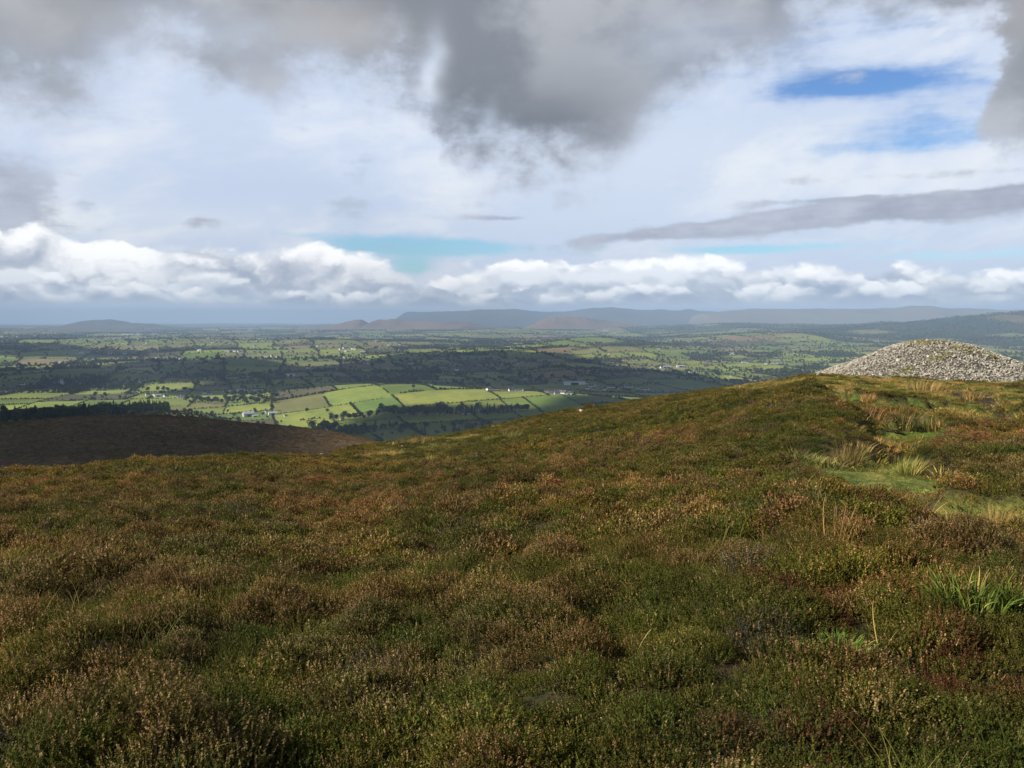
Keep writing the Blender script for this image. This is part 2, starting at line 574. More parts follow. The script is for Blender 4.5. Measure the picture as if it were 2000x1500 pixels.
def brown_h(x, y):
    r = np.hypot(x, y) + 1e-6
    a = np.clip(np.arctan2(x, y), BROWN[0, 0], BROWN[-1, 0])
    t = pinterp(a, BROWN[:, 0], BROWN[:, 1])
    Rc = pinterp(a, BROWN[:, 0], BROWN[:, 2])
    zc = EYE - Rc * t
    z = zc - 0.045 * (Rc - r) * (r < Rc)
    o = np.maximum(0, r - Rc)
    z = z - np.where(o < 60, 0.0022 * o * o, 0.0022 * 3600 + 0.264 * (o - 60))
    return z + 0.7 * fbm(x, y, 30, 3, 41) + 1.4 * fbm(x, y, 90, 2, 43) * sstep(60, 20, np.abs(r - Rc) - 60 + 60)


def bump(x, y, X, Y, r, sx, sy, h, rot=0.0):
    d = ray(X, Y)
    k = r / math.hypot(d[0], d[1])
    cx, cy = d[0] * k, d[1] * k
    c, s = math.cos(rot), math.sin(rot)
    u = ((x - cx) * c + (y - cy) * s) / sx
    v = (-(x - cx) * s + (y - cy) * c) / sy
    return h * np.exp(-(u * u + v * v))


_pd = ray(820, 754)
POND = (float(_pd[0] / _pd[1] * 2270.0), 2270.0, -177.0)


def plain_h(x, y):
    x = np.asarray(x, float)
    y = np.asarray(y, float)
    r = np.hypot(x, y)
    a = np.arctan2(x, y)
    z = -182.0 + 24.0 * fbm(x * 0.8 + 60, y, 560, 2, 51) * sstep(1500, 2600, r) + 16 * fbm(x * 0.6, y, 1500, 2, 53) * sstep(1800, 4500, r)
    z = z + 34 * np.maximum(0, fbm(x * 0.55, y, 820, 2, 57)) * sstep(2200, 3500, r)
    # apron below the brown spur, to the left
    k = sstep(R(-17), R(-21), a)
    z = z + k * np.interp(r, [700, 850, 1000, 1200, 1400, 1650], [100, 90, 75, 60, 43, 0])
    # the bright round hill in the middle of the picture and its neighbours
    z = z + bump(x, y, 800, 790, 1800, 210, 260, 27, 0.25) + bump(x, y, 1010, 790, 1750, 230, 190, 20, 0.1) + bump(x, y, 1160, 800, 1700, 160, 160, 12)
    z = z + bump(x, y, 640, 790, 1950, 200, 210, 20, 0.35)
    z = z + bump(x, y, 590, 750, 2650, 260, 240, 24, 0.2) + bump(x, y, 1265, 745, 2500, 170, 170, 30, 0.0) + bump(x, y, 1090, 740, 2700, 160, 170, 22, 0.2)
    z = z + bump(x, y, 150, 735, 3000, 260, 180, 14) + bump(x, y, 470, 722, 3500, 240, 200, 20)
    z = z + bump(x, y, 830, 715, 3900, 560, 260, 26, 0.1) + bump(x, y, 1180, 705, 4300, 330, 280, 34) + bump(x, y, 420, 700, 4600, 260, 240, 26) + bump(x, y, 660, 700, 4700, 300, 240, 24)
    z = z + bump(x, y, 1140, 690, 5400, 420, 320, 42, 0.1) + bump(x, y, 640, 680, 6200, 420, 300, 30) + bump(x, y, 1480, 675, 6400, 700, 500, 60)
    # rolling upland rising to the right
    right = sstep(R(2), R(24), a)
    z = z + right * np.interp(r, [4500, 7000, 9500, 12500, 16000], [0, 28, 70, 96, 40])
    z = z + bump(x, y, 2120, 610, 9000, 1700, 700, 205, -0.12) + bump(x, y, 1900, 628, 10500, 1500, 600, 60)
    z = z + bump(x, y, 1300, 645, 11000, 1800, 700, 50) + bump(x, y, 560, 645, 12000, 1500, 600, 22)
    w = np.exp(-(np.hypot((x - POND[0]) * 1.3, y - POND[1]) / 140.0) ** 4)
    return z * (1 - w) + POND[2] * w


def all_h(x, y):
    return np.maximum(np.maximum(near_base(x, y), brown_h(x, y)), plain_h(x, y))


def far_h(x, y):
    """valley floor seen over the brown spur and the near crest"""
    return np.maximum(np.where(np.hypot(x, y) > 250, brown_h(x, y), -400), np.where(np.hypot(x, y) > 650, plain_h(x, y), -400))


def valley_h(x, y):
    return np.where(np.hypot(x, y) > 780, plain_h(x, y), -400)


# ------------------------------------------------------------------ mesh helpers
def tag(o, label=None, cat=None, group=None, kind=None):
    if label:
        o['label'] = label
    if cat:
        o['category'] = cat
    if group:
        o['group'] = group
    if kind:
        o['kind'] = kind
    return o


def mesh_from(name, verts, faces, mats=(), cols=None, smooth=False, mat_idx=None):
    me = bpy.data.meshes.new(name)
    verts = np.asarray(verts, dtype=np.float32)
    if isinstance(faces, np.ndarray):
        nf, k = faces.shape
        me.vertices.add(len(verts))
        me.vertices.foreach_set('co', verts.ravel())
        me.loops.add(nf * k)
        me.loops.foreach_set('vertex_index', faces.astype(np.int32).ravel())
        me.polygons.add(nf)
        me.polygons.foreach_set('loop_start', np.arange(nf, dtype=np.int32) * k)
        me.polygons.foreach_set('loop_total', np.full(nf, k, dtype=np.int32))
        me.update(calc_edges=True)
    else:
        me.from_pydata([tuple(v) for v in verts], [], faces)
    if cols is not None:
        at = me.color_attributes.new('Col', 'FLOAT_COLOR', 'POINT')
        c4 = np.ones((len(verts), 4), dtype=np.float32)
        c4[:, :3] = cols
        at.data.foreach_set('color', c4.ravel())
    for m in mats:
        me.materials.append(m)
    if mat_idx is not None:
        me.polygons.foreach_set('material_index', np.asarray(mat_idx, dtype=np.int32))
    if smooth:
        me.polygons.foreach_set('use_smooth', np.ones(len(me.polygons), dtype=bool))
    me.update()
    return me


def link(name, me, loc=(0, 0, 0), parent=None):
    o = bpy.data.objects.new(name, me)
    COL.objects.link(o)
    o.location = loc
    if parent is not None:
        o.parent = parent
    return o


def grid_faces(nu, nv):
    i = np.arange(nu - 1)[:, None] * nv + np.arange(nv - 1)[None, :]
    i = i.ravel()
    return np.stack([i, i + 1, i + nv + 1, i + nv], axis=1)


def polar(hfun, az, rs):
    A, Q = np.meshgrid(az, rs, indexing='ij')
    x, y = np.sin(A) * Q, np.cos(A) * Q
    z = hfun(x.ravel(), y.ravel())
    v = np.stack([x.ravel(), y.ravel(), z], axis=1)
    f = grid_faces(len(az), len(rs))[:, ::-1]
    return v, f


def material(name):
    m = bpy.data.materials.new(name)
    m.use_nodes = True
    t = m.node_tree
    for n in list(t.nodes):
        t.nodes.remove(n)
    N = NT(t)
    b = N.new('ShaderNodeBsdfPrincipled')
    o = N.new('ShaderNodeOutputMaterial')
    t.links.new(b.outputs[0], o.inputs['Surface'])
    b.inputs['Roughness'].default_value = 0.85
    b.inputs['Specular IOR Level'].default_value = 0.2
    return m, N, b


def attr(N, name='Col'):
    n = N.new('ShaderNodeAttribute')
    n.attribute_name = name
    return n.outputs['Color']


def pos(N):
    return N.new('ShaderNodeNewGeometry').outputs['Position']


def bump_on(N, b, h, strength, dist):
    n = N.new('ShaderNodeBump')
    n.inputs['Strength'].default_value = strength
    n.inputs['Distance'].default_value = dist
    N.put(n.inputs['Height'], h)
    N.t.links.new(n.outputs[0], b.inputs['Normal'])


def simple_mat(name, rgb, rough=0.8, var=0.12, scale=1.0, spec=0.2, metal=0.0):
    m, N, b = material(name)
    n = N.noise(pos(N), scale, 4, 0.6)
    lo = tuple(c * (1 - var) for c in rgb)
    hi = tuple(min(1, c * (1 + var)) for c in rgb)
    N.put(b.inputs['Base Color'], N.mix(N.step(n, 0.3, 0.7), lo, hi))
    b.inputs['Roughness'].default_value = rough
    b.inputs['Specular IOR Level'].default_value = spec
    b.inputs['Metallic'].default_value = metal
    return m


# ------------------------------------------------------------------ ground of the near hill
def build_near():
    az = np.concatenate([np.linspace(R(-180), R(-56), 40, endpoint=False), np.linspace(R(-56), R(56), 520), np.linspace(R(56), R(180), 40)[1:]])
    rs = np.concatenate([np.geomspace(0.25, 150, 330), np.linspace(160, 560, 26)])
    v, f = polar(near_h, az, rs)
    tk, pk = cover(v[:, 0], v[:, 1])
    x, y = v[:, 0], v[:, 1]
    r = np.hypot(x, y)
    col = np.zeros((len(v), 3))
    n1 = fbm(x, y, 1.6, 3, 91)[:, None]
    n2 = fbm(x, y, 6.0, 3, 93)[:, None]
    litter = np.array([0.040, 0.034, 0.013]) * (1 + 0.5 * n1) + np.array([0.012, 0.010, 0.0]) * np.clip(n2, 0, 1)
    n3 = fbm(x, y, 0.45, 3, 95)[:, None]
    turf = np.array([0.150, 0.178, 0.034]) * (1 + 0.45 * n1 + 0.5 * n3) + np.array([0.085, 0.045, 0.018]) * np.clip(n2 * 1.8 + n3, -0.6, 1)
    rough_t = sstep(0.05, 0.35, fbm(x, y, 1.9, 3, 97))[:, None]
    turf = turf * (1 - 0.75 * rough_t) + np.array([0.120, 0.080, 0.034]) * 0.75 * rough_t
    turf = np.clip(turf, 0.02, 1)
    peat = np.array([0.048, 0.026, 0.018]) * (1 + 0.4 * n1)
    t3, p3 = tk[:, None], pk[:, None]
    col = litter * (1 - t3) + turf * t3
    col = col * (1 - p3) + peat * p3
    m, N, b = material('moor_ground')
    n = N.noise(pos(N), 9.0, 5, 0.65)
    c = N.mix(N.step(n, 0.28, 0.72, 0.0, 1.0), (0.62, 0.62, 0.62), (1.35, 1.35, 1.35))
    nb = N.noise(pos(N), 2.6, 5, 0.7)
    c2 = N.mix(N.step(nb, 0.36, 0.64), (0.62, 0.78, 0.70), (1.35, 1.15, 1.15))
    N.put(b.inputs['Base Color'], N.mix(1.0, N.mix(1.0, attr(N), c, 'MULTIPLY'), c2, 'MULTIPLY'))
    bump_on(N, b, n, 1.0, 0.10)
    o = link('moor_hill', mesh_from('moor_hill', v, f, [m], col, smooth=True))
    tag(o, kind='structure')


def build_brown():
    az = np.linspace(R(-52), R(16), 300)
    rs = np.concatenate([np.linspace(130, 500, 200), np.linspace(510, 1000, 30)])
    v, f = polar(brown_h, az, rs)
    m, N, b = material('dark_heather')
    p = pos(N)
    mp = N.new('ShaderNodeMapping')
    mp.inputs['Scale'].default_value = (0.012, 0.05, 0.02)
    N.put(mp.inputs['Vector'], p)
    s = N.noise(mp.outputs[0], 1.0, 5, 0.6, 1.2)
    n = N.noise(p, 0.35, 6, 0.7)
    c = N.mix(N.step(s, 0.38, 0.66), (0.120, 0.078, 0.040), (0.180, 0.125, 0.064))
    c = N.mix(N.step(s, 0.70, 0.78, 0, 0.6), c, (0.19, 0.15, 0.085))
    c = N.mix(N.step(n, 0.30, 0.70, 0, 1), N.mix(1.0, c, (0.55, 0.52, 0.5), 'MULTIPLY'), N.mix(1.0, c, (1.35, 1.3, 1.25), 'MULTIPLY'))
    N.put(b.inputs['Base Color'], c)
    bump_on(N, b, n, 1.0, 1.2)
    o = link('spur_hill', mesh_from('spur_hill', v, f, [m], smooth=True))
    tag(o, kind='structure')


# ------------------------------------------------------------------ valley floor: fields laid out by splitting land along its hedges
ROT = 0.32


def warp_uv(u, v):
    c, s = math.cos(ROT), math.sin(ROT)
    x0 = u * c - v * s
    y0 = u * s + v * c
    k = 1.0
    x = x0 + 70 * fbm(x0, y0, 700, 2, 61) * k + 190 * fbm(x0, y0, 2600, 2, 62)
    y = y0 + 70 * fbm(x0, y0, 700, 2, 63) * k + 190 * fbm(x0, y0, 2600, 2, 64)
    return x, y


FIELDS = []   # (u0, v0, u1, v1)


def in_view(x, y, slack=0.0):
    return abs(math.atan2(x, y)) < R(38) + slack / max(1.0, math.hypot(x, y)) and y > 0


def split_land():
    rnd = random.Random(5)
    stack = [(-17000.0, -9000.0, 17000.0, 23000.0)]
    while stack:
        u0, v0, u1, v1 = stack.pop()
        cu, cv = (u0 + u1) / 2, (v0 + v1) / 2
        x, y = warp_uv(np.array([cu]), np.array([cv]))
        x, y = float(x[0]), float(y[0])
        w, h = u1 - u0, v1 - v0
        dia = math.hypot(w, h)
        r = math.hypot(x, y)
        if r + dia * 0.6 < 640 or r - dia * 0.6 > 21000:
            continue
        if dia < 2500 and not in_view(x, y, dia + 350):
            continue
        near_r = max(600, r - dia * 0.5)
        s = min(600, 58 + 0.034 * near_r) * rnd.uniform(0.75, 1.6)
        if max(w, h) > s * (1.25 if dia < 2500 else 1):
            t = rnd.uniform(0.36, 0.64)
            if w * rnd.uniform(0.6, 1.25) > h * 0.8:
                stack += [(u0, v0, u0 + w * t, v1), (u0 + w * t, v0, u1, v1)]
            else:
                stack += [(u0, v0, u1, v0 + h * t), (u0, v0 + h * t, u1, v1)]
            continue
        FIELDS.append((u0, v0, u1, v1, x, y, r))


WOODS = []      # world polygons of plantations and woods, filled below


def field_colour(rnd, x, y, r):
    a = math.degrees(math.atan2(x, y))
    q = rnd.random()
    big = float(fbm(np.array([x]), np.array([y]), 2600, 2, 81)[0])
    if r < 2350:
        p_br, p_mid, p_ol, p_tan, p_rough = 0.50, 0.30, 0.10, 0.06, 0.04
    elif r < 5200:
        p_br, p_mid, p_ol, p_tan, p_rough = 0.22, 0.33, 0.17, 0.07, 0.13
    else:
        p_br, p_mid, p_ol, p_tan, p_rough = 0.15, 0.28, 0.21, 0.09, 0.16
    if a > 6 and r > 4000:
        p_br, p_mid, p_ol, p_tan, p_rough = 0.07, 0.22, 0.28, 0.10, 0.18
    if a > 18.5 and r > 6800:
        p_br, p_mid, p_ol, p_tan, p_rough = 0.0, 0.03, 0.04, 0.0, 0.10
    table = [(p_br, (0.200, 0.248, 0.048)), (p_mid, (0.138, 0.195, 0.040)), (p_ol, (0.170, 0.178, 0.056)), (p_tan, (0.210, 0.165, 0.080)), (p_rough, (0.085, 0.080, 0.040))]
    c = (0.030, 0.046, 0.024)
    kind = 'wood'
    s = 0.0
    for i, (p, cc) in enumerate(table):
        s += p
        if q < s:
            c, kind = cc, ('grass', 'grass', 'grass', 'grass', 'rough')[i]
            break
    if kind == 'wood' and r < 2300:
        c, kind = (0.115, 0.180, 0.036), 'grass'
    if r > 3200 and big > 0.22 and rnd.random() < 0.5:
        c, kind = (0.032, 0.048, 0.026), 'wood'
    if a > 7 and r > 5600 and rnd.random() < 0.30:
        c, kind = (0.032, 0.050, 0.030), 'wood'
    k = rnd.uniform(0.85, 1.15)
    g = rnd.uniform(-0.014, 0.014)
    return (max(0.01, c[0] * k + g), c[1] * k, c[2] * k), kind


FKIND = []


def build_plain():
    rnd = random.Random(9)
    V, Fc, C = [], [], []
    off = 0
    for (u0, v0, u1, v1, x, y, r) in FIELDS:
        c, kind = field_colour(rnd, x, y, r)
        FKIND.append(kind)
        step = min(150, max(14, r * 0.011))
        nu = max(2, int((u1 - u0) / step) + 1)
        nv = max(2, int((v1 - v0) / step) + 1)
        U, Vv = np.meshgrid(np.linspace(u0, u1, nu), np.linspace(v0, v1, nv), indexing='ij')
        xx, yy = warp_uv(U.ravel(), Vv.ravel())
        zz = plain_h(xx, yy)
        V.append(np.stack([xx, yy, zz], axis=1))
        Fc.append(grid_faces(nu, nv)[:, ::-1] + off)
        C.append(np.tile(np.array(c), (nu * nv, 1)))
        off += nu * nv
    # everything outside the hedged land: a lower sheet that carries on to the horizon
    az = np.linspace(R(-180), R(180), 260)
    rs = np.concatenate([np.geomspace(500, 19000, 60), np.geomspace(20000, 33000, 30)])
    v, f = polar(lambda a, b: plain_h(a, b) - 9.0 * sstep(21500, 19500, np.hypot(a, b)), az, rs)
    V.append(v)
    Fc.append(f + off)
    n = fbm(v[:, 0] * 0.4, v[:, 1], 900, 3, 85)[:, None]
    C.append(np.array([0.050, 0.070, 0.034]) + np.clip(n, -0.4, 0.8) * np.array([0.05, 0.06, 0.016]))
    V, Fc, C = np.concatenate(V), np.concatenate(Fc), np.concatenate(C)
    m, N, b = material('valley_ground')
    p = pos(N)
    n = N.noise(p, 0.012, 5, 0.62)
    n2 = N.noise(p, 0.09, 4, 0.7)
    c = N.mix(N.step(n, 0.3, 0.7), N.mix(1.0, attr(N), (0.78, 0.82, 0.85), 'MULTIPLY'), N.mix(1.0, attr(N), (1.24, 1.14, 1.2), 'MULTIPLY'))
    c = N.mix(N.step(n2, 0.3, 0.75), N.mix(1.0, c, (0.84, 0.86, 0.84), 'MULTIPLY'), N.mix(1.0, c, (1.12, 1.10, 1.1), 'MULTIPLY'))
    N.put(b.inputs['Base Color'], c)
    o = link('valley_plain', mesh_from('valley_plain', V, Fc, [m], C, smooth=True))
    tag(o, kind='structure')


# ------------------------------------------------------------------ mountains on the skyline
def mountain(name, prof, dist, depth, base, cols, seed, rough=1.0):
    """prof: skyline points in the photograph, turned into heights at the given distance; a real ridge with slopes on both sides"""
    pts = [(math.tan(azel(X, Y)[0]) * dist, dist * math.tan(azel(X, Y)[1]) / math.cos(azel(X, Y)[0]) + EYE) for X, Y in prof]
    xs = np.array([p[0] for p in pts])
    hs = np.array([p[1] for p in pts])
    nx, ny = 260, 70
    X = np.linspace(xs[0], xs[-1], nx)
    top = np.interp(X, xs, hs) - base
    top = top + 0.045 * (hs.max() - base) * fbm(X, X * 0, (xs[-1] - xs[0]) * 0.03, 4, seed + 40) * sstep(0, 0.08, (X - xs[0]) / (xs[-1] - xs[0])) * sstep(1, 0.92, (X - xs[0]) / (xs[-1] - xs[0]))
    T = np.linspace(-1, 1, ny)
    xx, tt = np.meshgrid(X, T, indexing='ij')
    tp = np.repeat(top[:, None], ny, axis=1)
    ridge = np.clip(1 - np.abs(tt) ** 1.0, 0, 1)
    sh = np.where(tt < 0, ridge ** 0.85, ridge ** 0.7)
    yy = dist + tt * depth
    er = fbm(xx.ravel(), yy.ravel() * 0.35, depth * 0.35, 4, seed).reshape(xx.shape)
    zz = base - 6 + tp * sh * (1 + 0.42 * rough * er * (1 - sh) * 1.6) + 8
    v = np.stack([xx.ravel(), yy.ravel(), zz.ravel()], axis=1)
    f = grid_faces(nx, ny)[:, ::-1]
    m, N, b = material(name + '_slope')
    p = pos(N)
    mp = N.new('ShaderNodeMapping')
    mp.inputs['Scale'].default_value = (0.0011, 0.0006, 0.006)
    N.put(mp.inputs['Vector'], p)
    n = N.noise(mp.outputs[0], 1.0, 5, 0.6)
    c = N.mix(N.step(n, 0.36, 0.5), cols[0], cols[1])
    c = N.mix(N.step(n, 0.52, 0.64), c, cols[2])
    N.put(b.inputs['Base Color'], c)
    o = link(name, mesh_from(name, v, f, [m], smooth=True))
    tag(o, kind='structure')
    return o


def build_mountains():
    moor = ((0.030, 0.036, 0.036), (0.048, 0.052, 0.045), (0.075, 0.078, 0.055))
    mountain('far_mountain', [(770, 640), (776, 628), (783, 616), (790, 611), (800, 609), (830, 609), (900, 607), (960, 604), (1010, 603), (1022, 604), (1035, 607), (1055, 608), (1105, 608), (1130, 604),
                              (1155, 601), (1190, 599), (1215, 602), (1240, 605), (1290, 605), (1328, 607), (1340, 604), (1350, 603), (1360, 606), (1400, 610), (1430, 612), (1470, 616), (1520, 640)],
             19500, 2600, -170, moor, 3)
    mountain('far_mountain', [(1330, 640), (1370, 612), (1400, 609), (1450, 604), (1500, 603), (1560, 603), (1600, 602), (1650, 603), (1690, 604), (1740, 601), (1770, 598), (1800, 597), (1816, 597), (1830, 600),
                              (1850, 603), (1880, 601), (1905, 602), (1940, 605), (1975, 606), (2010, 604), (2060, 606), (2150, 612), (2260, 640)],
             17500, 2600, -150, ((0.10, 0.09, 0.06), (0.17, 0.12, 0.08), (0.15, 0.16, 0.08)), 7)
    red = ((0.085, 0.068, 0.050), (0.175, 0.110, 0.075), (0.215, 0.150, 0.100))
    mountain('heather_hill', [(600, 642), (640, 637), (660, 633), (680, 628), (695, 625), (706, 624), (714, 628), (720, 632), (728, 627), (742, 624), (752, 625), (766, 623), (776, 624), (790, 627), (815, 628), (835, 629),
                              (860, 630), (885, 627), (905, 628), (930, 633), (960, 638), (990, 642)], 13000, 850, -150, red, 13)
    mountain('heather_hill', [(1020, 642), (1040, 635), (1052, 628), (1066, 622), (1085, 619), (1105, 617), (1125, 618), (1150, 621), (1180, 626), (1210, 630), (1260, 636), (1300, 641)], 12400, 750, -140, red, 17)
    mountain('dark_hill', [(-160, 642), (-60, 640), (-10, 642), (10, 641), (22, 644), (40, 646), (55, 645), (75, 639), (90, 641), (103, 638), (140, 638), (178, 638), (215, 640), (240, 644), (275, 648), (300, 650)],
             11500, 700, -165, ((0.07, 0.06, 0.05), (0.10, 0.085, 0.06), (0.12, 0.10, 0.07)), 19)
    mountain('flat_topped_hill', [(120, 645), (138, 640), (145, 631), (160, 627), (185, 625), (215, 624), (232, 626), (248, 630), (265, 631), (300, 633), (320, 637), (345, 643)],
             14500, 900, -170, moor, 23)
    mountain('far_ridge', [(360, 645), (430, 639), (520, 637), (600, 636), (640, 634), (680, 633), (720, 636), (800, 640)], 18800, 1000, -175, moor, 29)


build_near()
build_brown()
split_land()
build_plain()
build_mountains()


# ------------------------------------------------------------------ cairn mound height
def on_near(X, Y):
    return pix_on(lambda a, b: near_h(a, b), X, Y, 1.5, 150)


# ------------------------------------------------------------------ scattering helper for what nobody could count
def scatter(name, P, rot, scl, which, protos):
    """one object whose points carry copies of the given meshes (rot: euler xyz, scl: xyz, which: index of the mesh)"""
    P = np.asarray(P, dtype=np.float32)
    me = bpy.data.meshes.new(name)
    me.vertices.add(len(P))
    me.vertices.foreach_set('co', P.ravel())
    for nm, arr in (('rot', rot), ('scl', scl)):
        a = me.attributes.new(nm, 'FLOAT_VECTOR', 'POINT')
        a.data.foreach_set('vector', np.asarray(arr, dtype=np.float32).ravel())
    a = me.attributes.new('which', 'INT', 'POINT')
    a.data.foreach_set('value', np.asarray(which, dtype=np.int32))
    o = link(name, me)
    ng = bpy.data.node_groups.new(name + '_spread', 'GeometryNodeTree')
    ng.interface.new_socket('Geometry', in_out='INPUT', socket_type='NodeSocketGeometry')
    ng.interface.new_socket('Geometry', in_out='OUTPUT', socket_type='NodeSocketGeometry')
    gi, go = ng.nodes.new('NodeGroupInput'), ng.nodes.new('NodeGroupOutput')
    join = ng.nodes.new('GeometryNodeJoinGeometry')

    def named(n, typ):
        q = ng.nodes.new('GeometryNodeInputNamedAttribute')
        q.data_type = typ
        q.inputs['Name'].default_value = n
        return q.outputs['Attribute']
    rv, sv, wv = named('rot', 'FLOAT_VECTOR'), named('scl', 'FLOAT_VECTOR'), named('which', 'INT')
    e2r = ng.nodes.new('FunctionNodeEulerToRotation')
    ng.links.new(rv, e2r.inputs[0])
    for k, pr in enumerate(protos):
        cmp = ng.nodes.new('FunctionNodeCompare')
        cmp.data_type = 'INT'
        cmp.operation = 'EQUAL'
        ng.links.new(wv, cmp.inputs[2])
        cmp.inputs[3].default_value = k
        oi = ng.nodes.new('GeometryNodeObjectInfo')
        oi.inputs['Object'].default_value = pr
        oi.inputs['As Instance'].default_value = True
        ip = ng.nodes.new('GeometryNodeInstanceOnPoints')
        ng.links.new(gi.outputs[0], ip.inputs['Points'])
        ng.links.new(cmp.outputs[0], ip.inputs['Selection'])
        ng.links.new(oi.outputs['Geometry'], ip.inputs['Instance'])
        ng.links.new(e2r.outputs[0], ip.inputs['Rotation'])
        ng.links.new(sv, ip.inputs['Scale'])
        ng.links.new(ip.outputs[0], join.inputs[0])
    ng.links.new(join.outputs[0], go.inputs[0])
    md = o.modifiers.new('spread', 'NODES')
    md.node_group = ng
    return o


def proto(name, verts, faces, mats, cols=None, mat_idx=None, smooth=False):
    """a mesh object kept out of the scene, only used through scatter()"""
    return bpy.data.objects.new(name, mesh_from(name, verts, faces, mats, cols, smooth, mat_idx))


class Tri:
    """collects loose triangles with a colour each"""

    def __init__(self):
        self.v, self.c = [], []

    def tri(self, a, b, c, col):
        self.v += [a, b, c]
        self.c += [col] * 3

    def arrays(self):
        v = np.array(self.v, dtype=np.float32)
        f = np.arange(len(v), dtype=np.int32).reshape(-1, 3)
        return v, f, np.array(self.c, dtype=np.float32)


def unit(v):
    return v / (np.linalg.norm(v) + 1e-9)


def perp(d, g):
    a = np.cross(d, g.normal(size=3))
    return unit(a)


# ------------------------------------------------------------------ heather
def leaf_material(name, sat=1.04, trans=0.25, patch=True):
    m, N, b = material(name)
    c = attr(N)
    oi = N.new('ShaderNodeObjectInfo')
    rnd = oi.outputs['Random']
    p = pos(N)
    if patch:
        n = N.noise(p, 0.55, 3, 0.6)
        n2 = N.noise(p, 0.10, 3, 0.6)
        c = N.mix(N.step(n, 0.35, 0.66), N.mix(1.0, c, (0.72, 0.80, 0.72), 'MULTIPLY'), N.mix(1.0, c, (1.30, 1.15, 1.05), 'MULTIPLY'))
        c = N.mix(N.step(n2, 0.38, 0.62), N.mix(1.0, c, (0.80, 0.90, 0.80), 'MULTIPLY'), N.mix(1.0, c, (1.22, 1.10, 1.05), 'MULTIPLY'))
    hsv = N.new('ShaderNodeHueSaturation')
    N.put(hsv.inputs['Hue'], N.add(0.485, N.mul(rnd, 0.03)))
    hsv.inputs['Saturation'].default_value = sat
    N.put(hsv.inputs['Value'], N.add(0.72, N.mul(rnd, 0.56)))
    N.put(hsv.inputs['Color'], c)
    N.put(b.inputs['Base Color'], hsv.outputs[0])
    b.inputs['Roughness'].default_value = 0.75
    b.inputs['Specular IOR Level'].default_value = 0.15
    if trans:
        # thin leaves let light through
        tr = N.new('ShaderNodeBsdfTranslucent')
        N.put(tr.inputs['Color'], hsv.outputs[0])
        mx = N.new('ShaderNodeMixShader')
        mx.inputs[0].default_value = trans
        out = [q for q in N.t.nodes if q.type == 'OUTPUT_MATERIAL'][0]
        N.t.links.new(b.outputs[0], mx.inputs[1])
        N.t.links.new(tr.outputs[0], mx.inputs[2])
        N.t.links.new(mx.outputs[0], out.inputs['Surface'])
    return m


GREEN = [(0.094, 0.100, 0.021), (0.078, 0.090, 0.021), (0.116, 0.110, 0.026), (0.100, 0.090, 0.024)]
OLIVE = [(0.140, 0.114, 0.028), (0.118, 0.100, 0.026), (0.160, 0.124, 0.033)]
BROWN_L = [(0.128, 0.094, 0.034), (0.104, 0.078, 0.030), (0.150, 0.108, 0.040)]
FLOWER = [(0.330, 0.195, 0.112), (0.400, 0.245, 0.140), (0.270, 0.155, 0.090), (0.430, 0.295, 0.170)]
FLOWER_FAR = [(0.215, 0.162, 0.058), (0.250, 0.188, 0.074), (0.190, 0.138, 0.050)]
RED = [(0.105, 0.052, 0.026), (0.130, 0.066, 0.034), (0.085, 0.042, 0.022), (0.080, 0.066, 0.024)]
WOOD = [(0.105, 0.085, 0.070), (0.150, 0.130, 0.110), (0.070, 0.055, 0.045)]


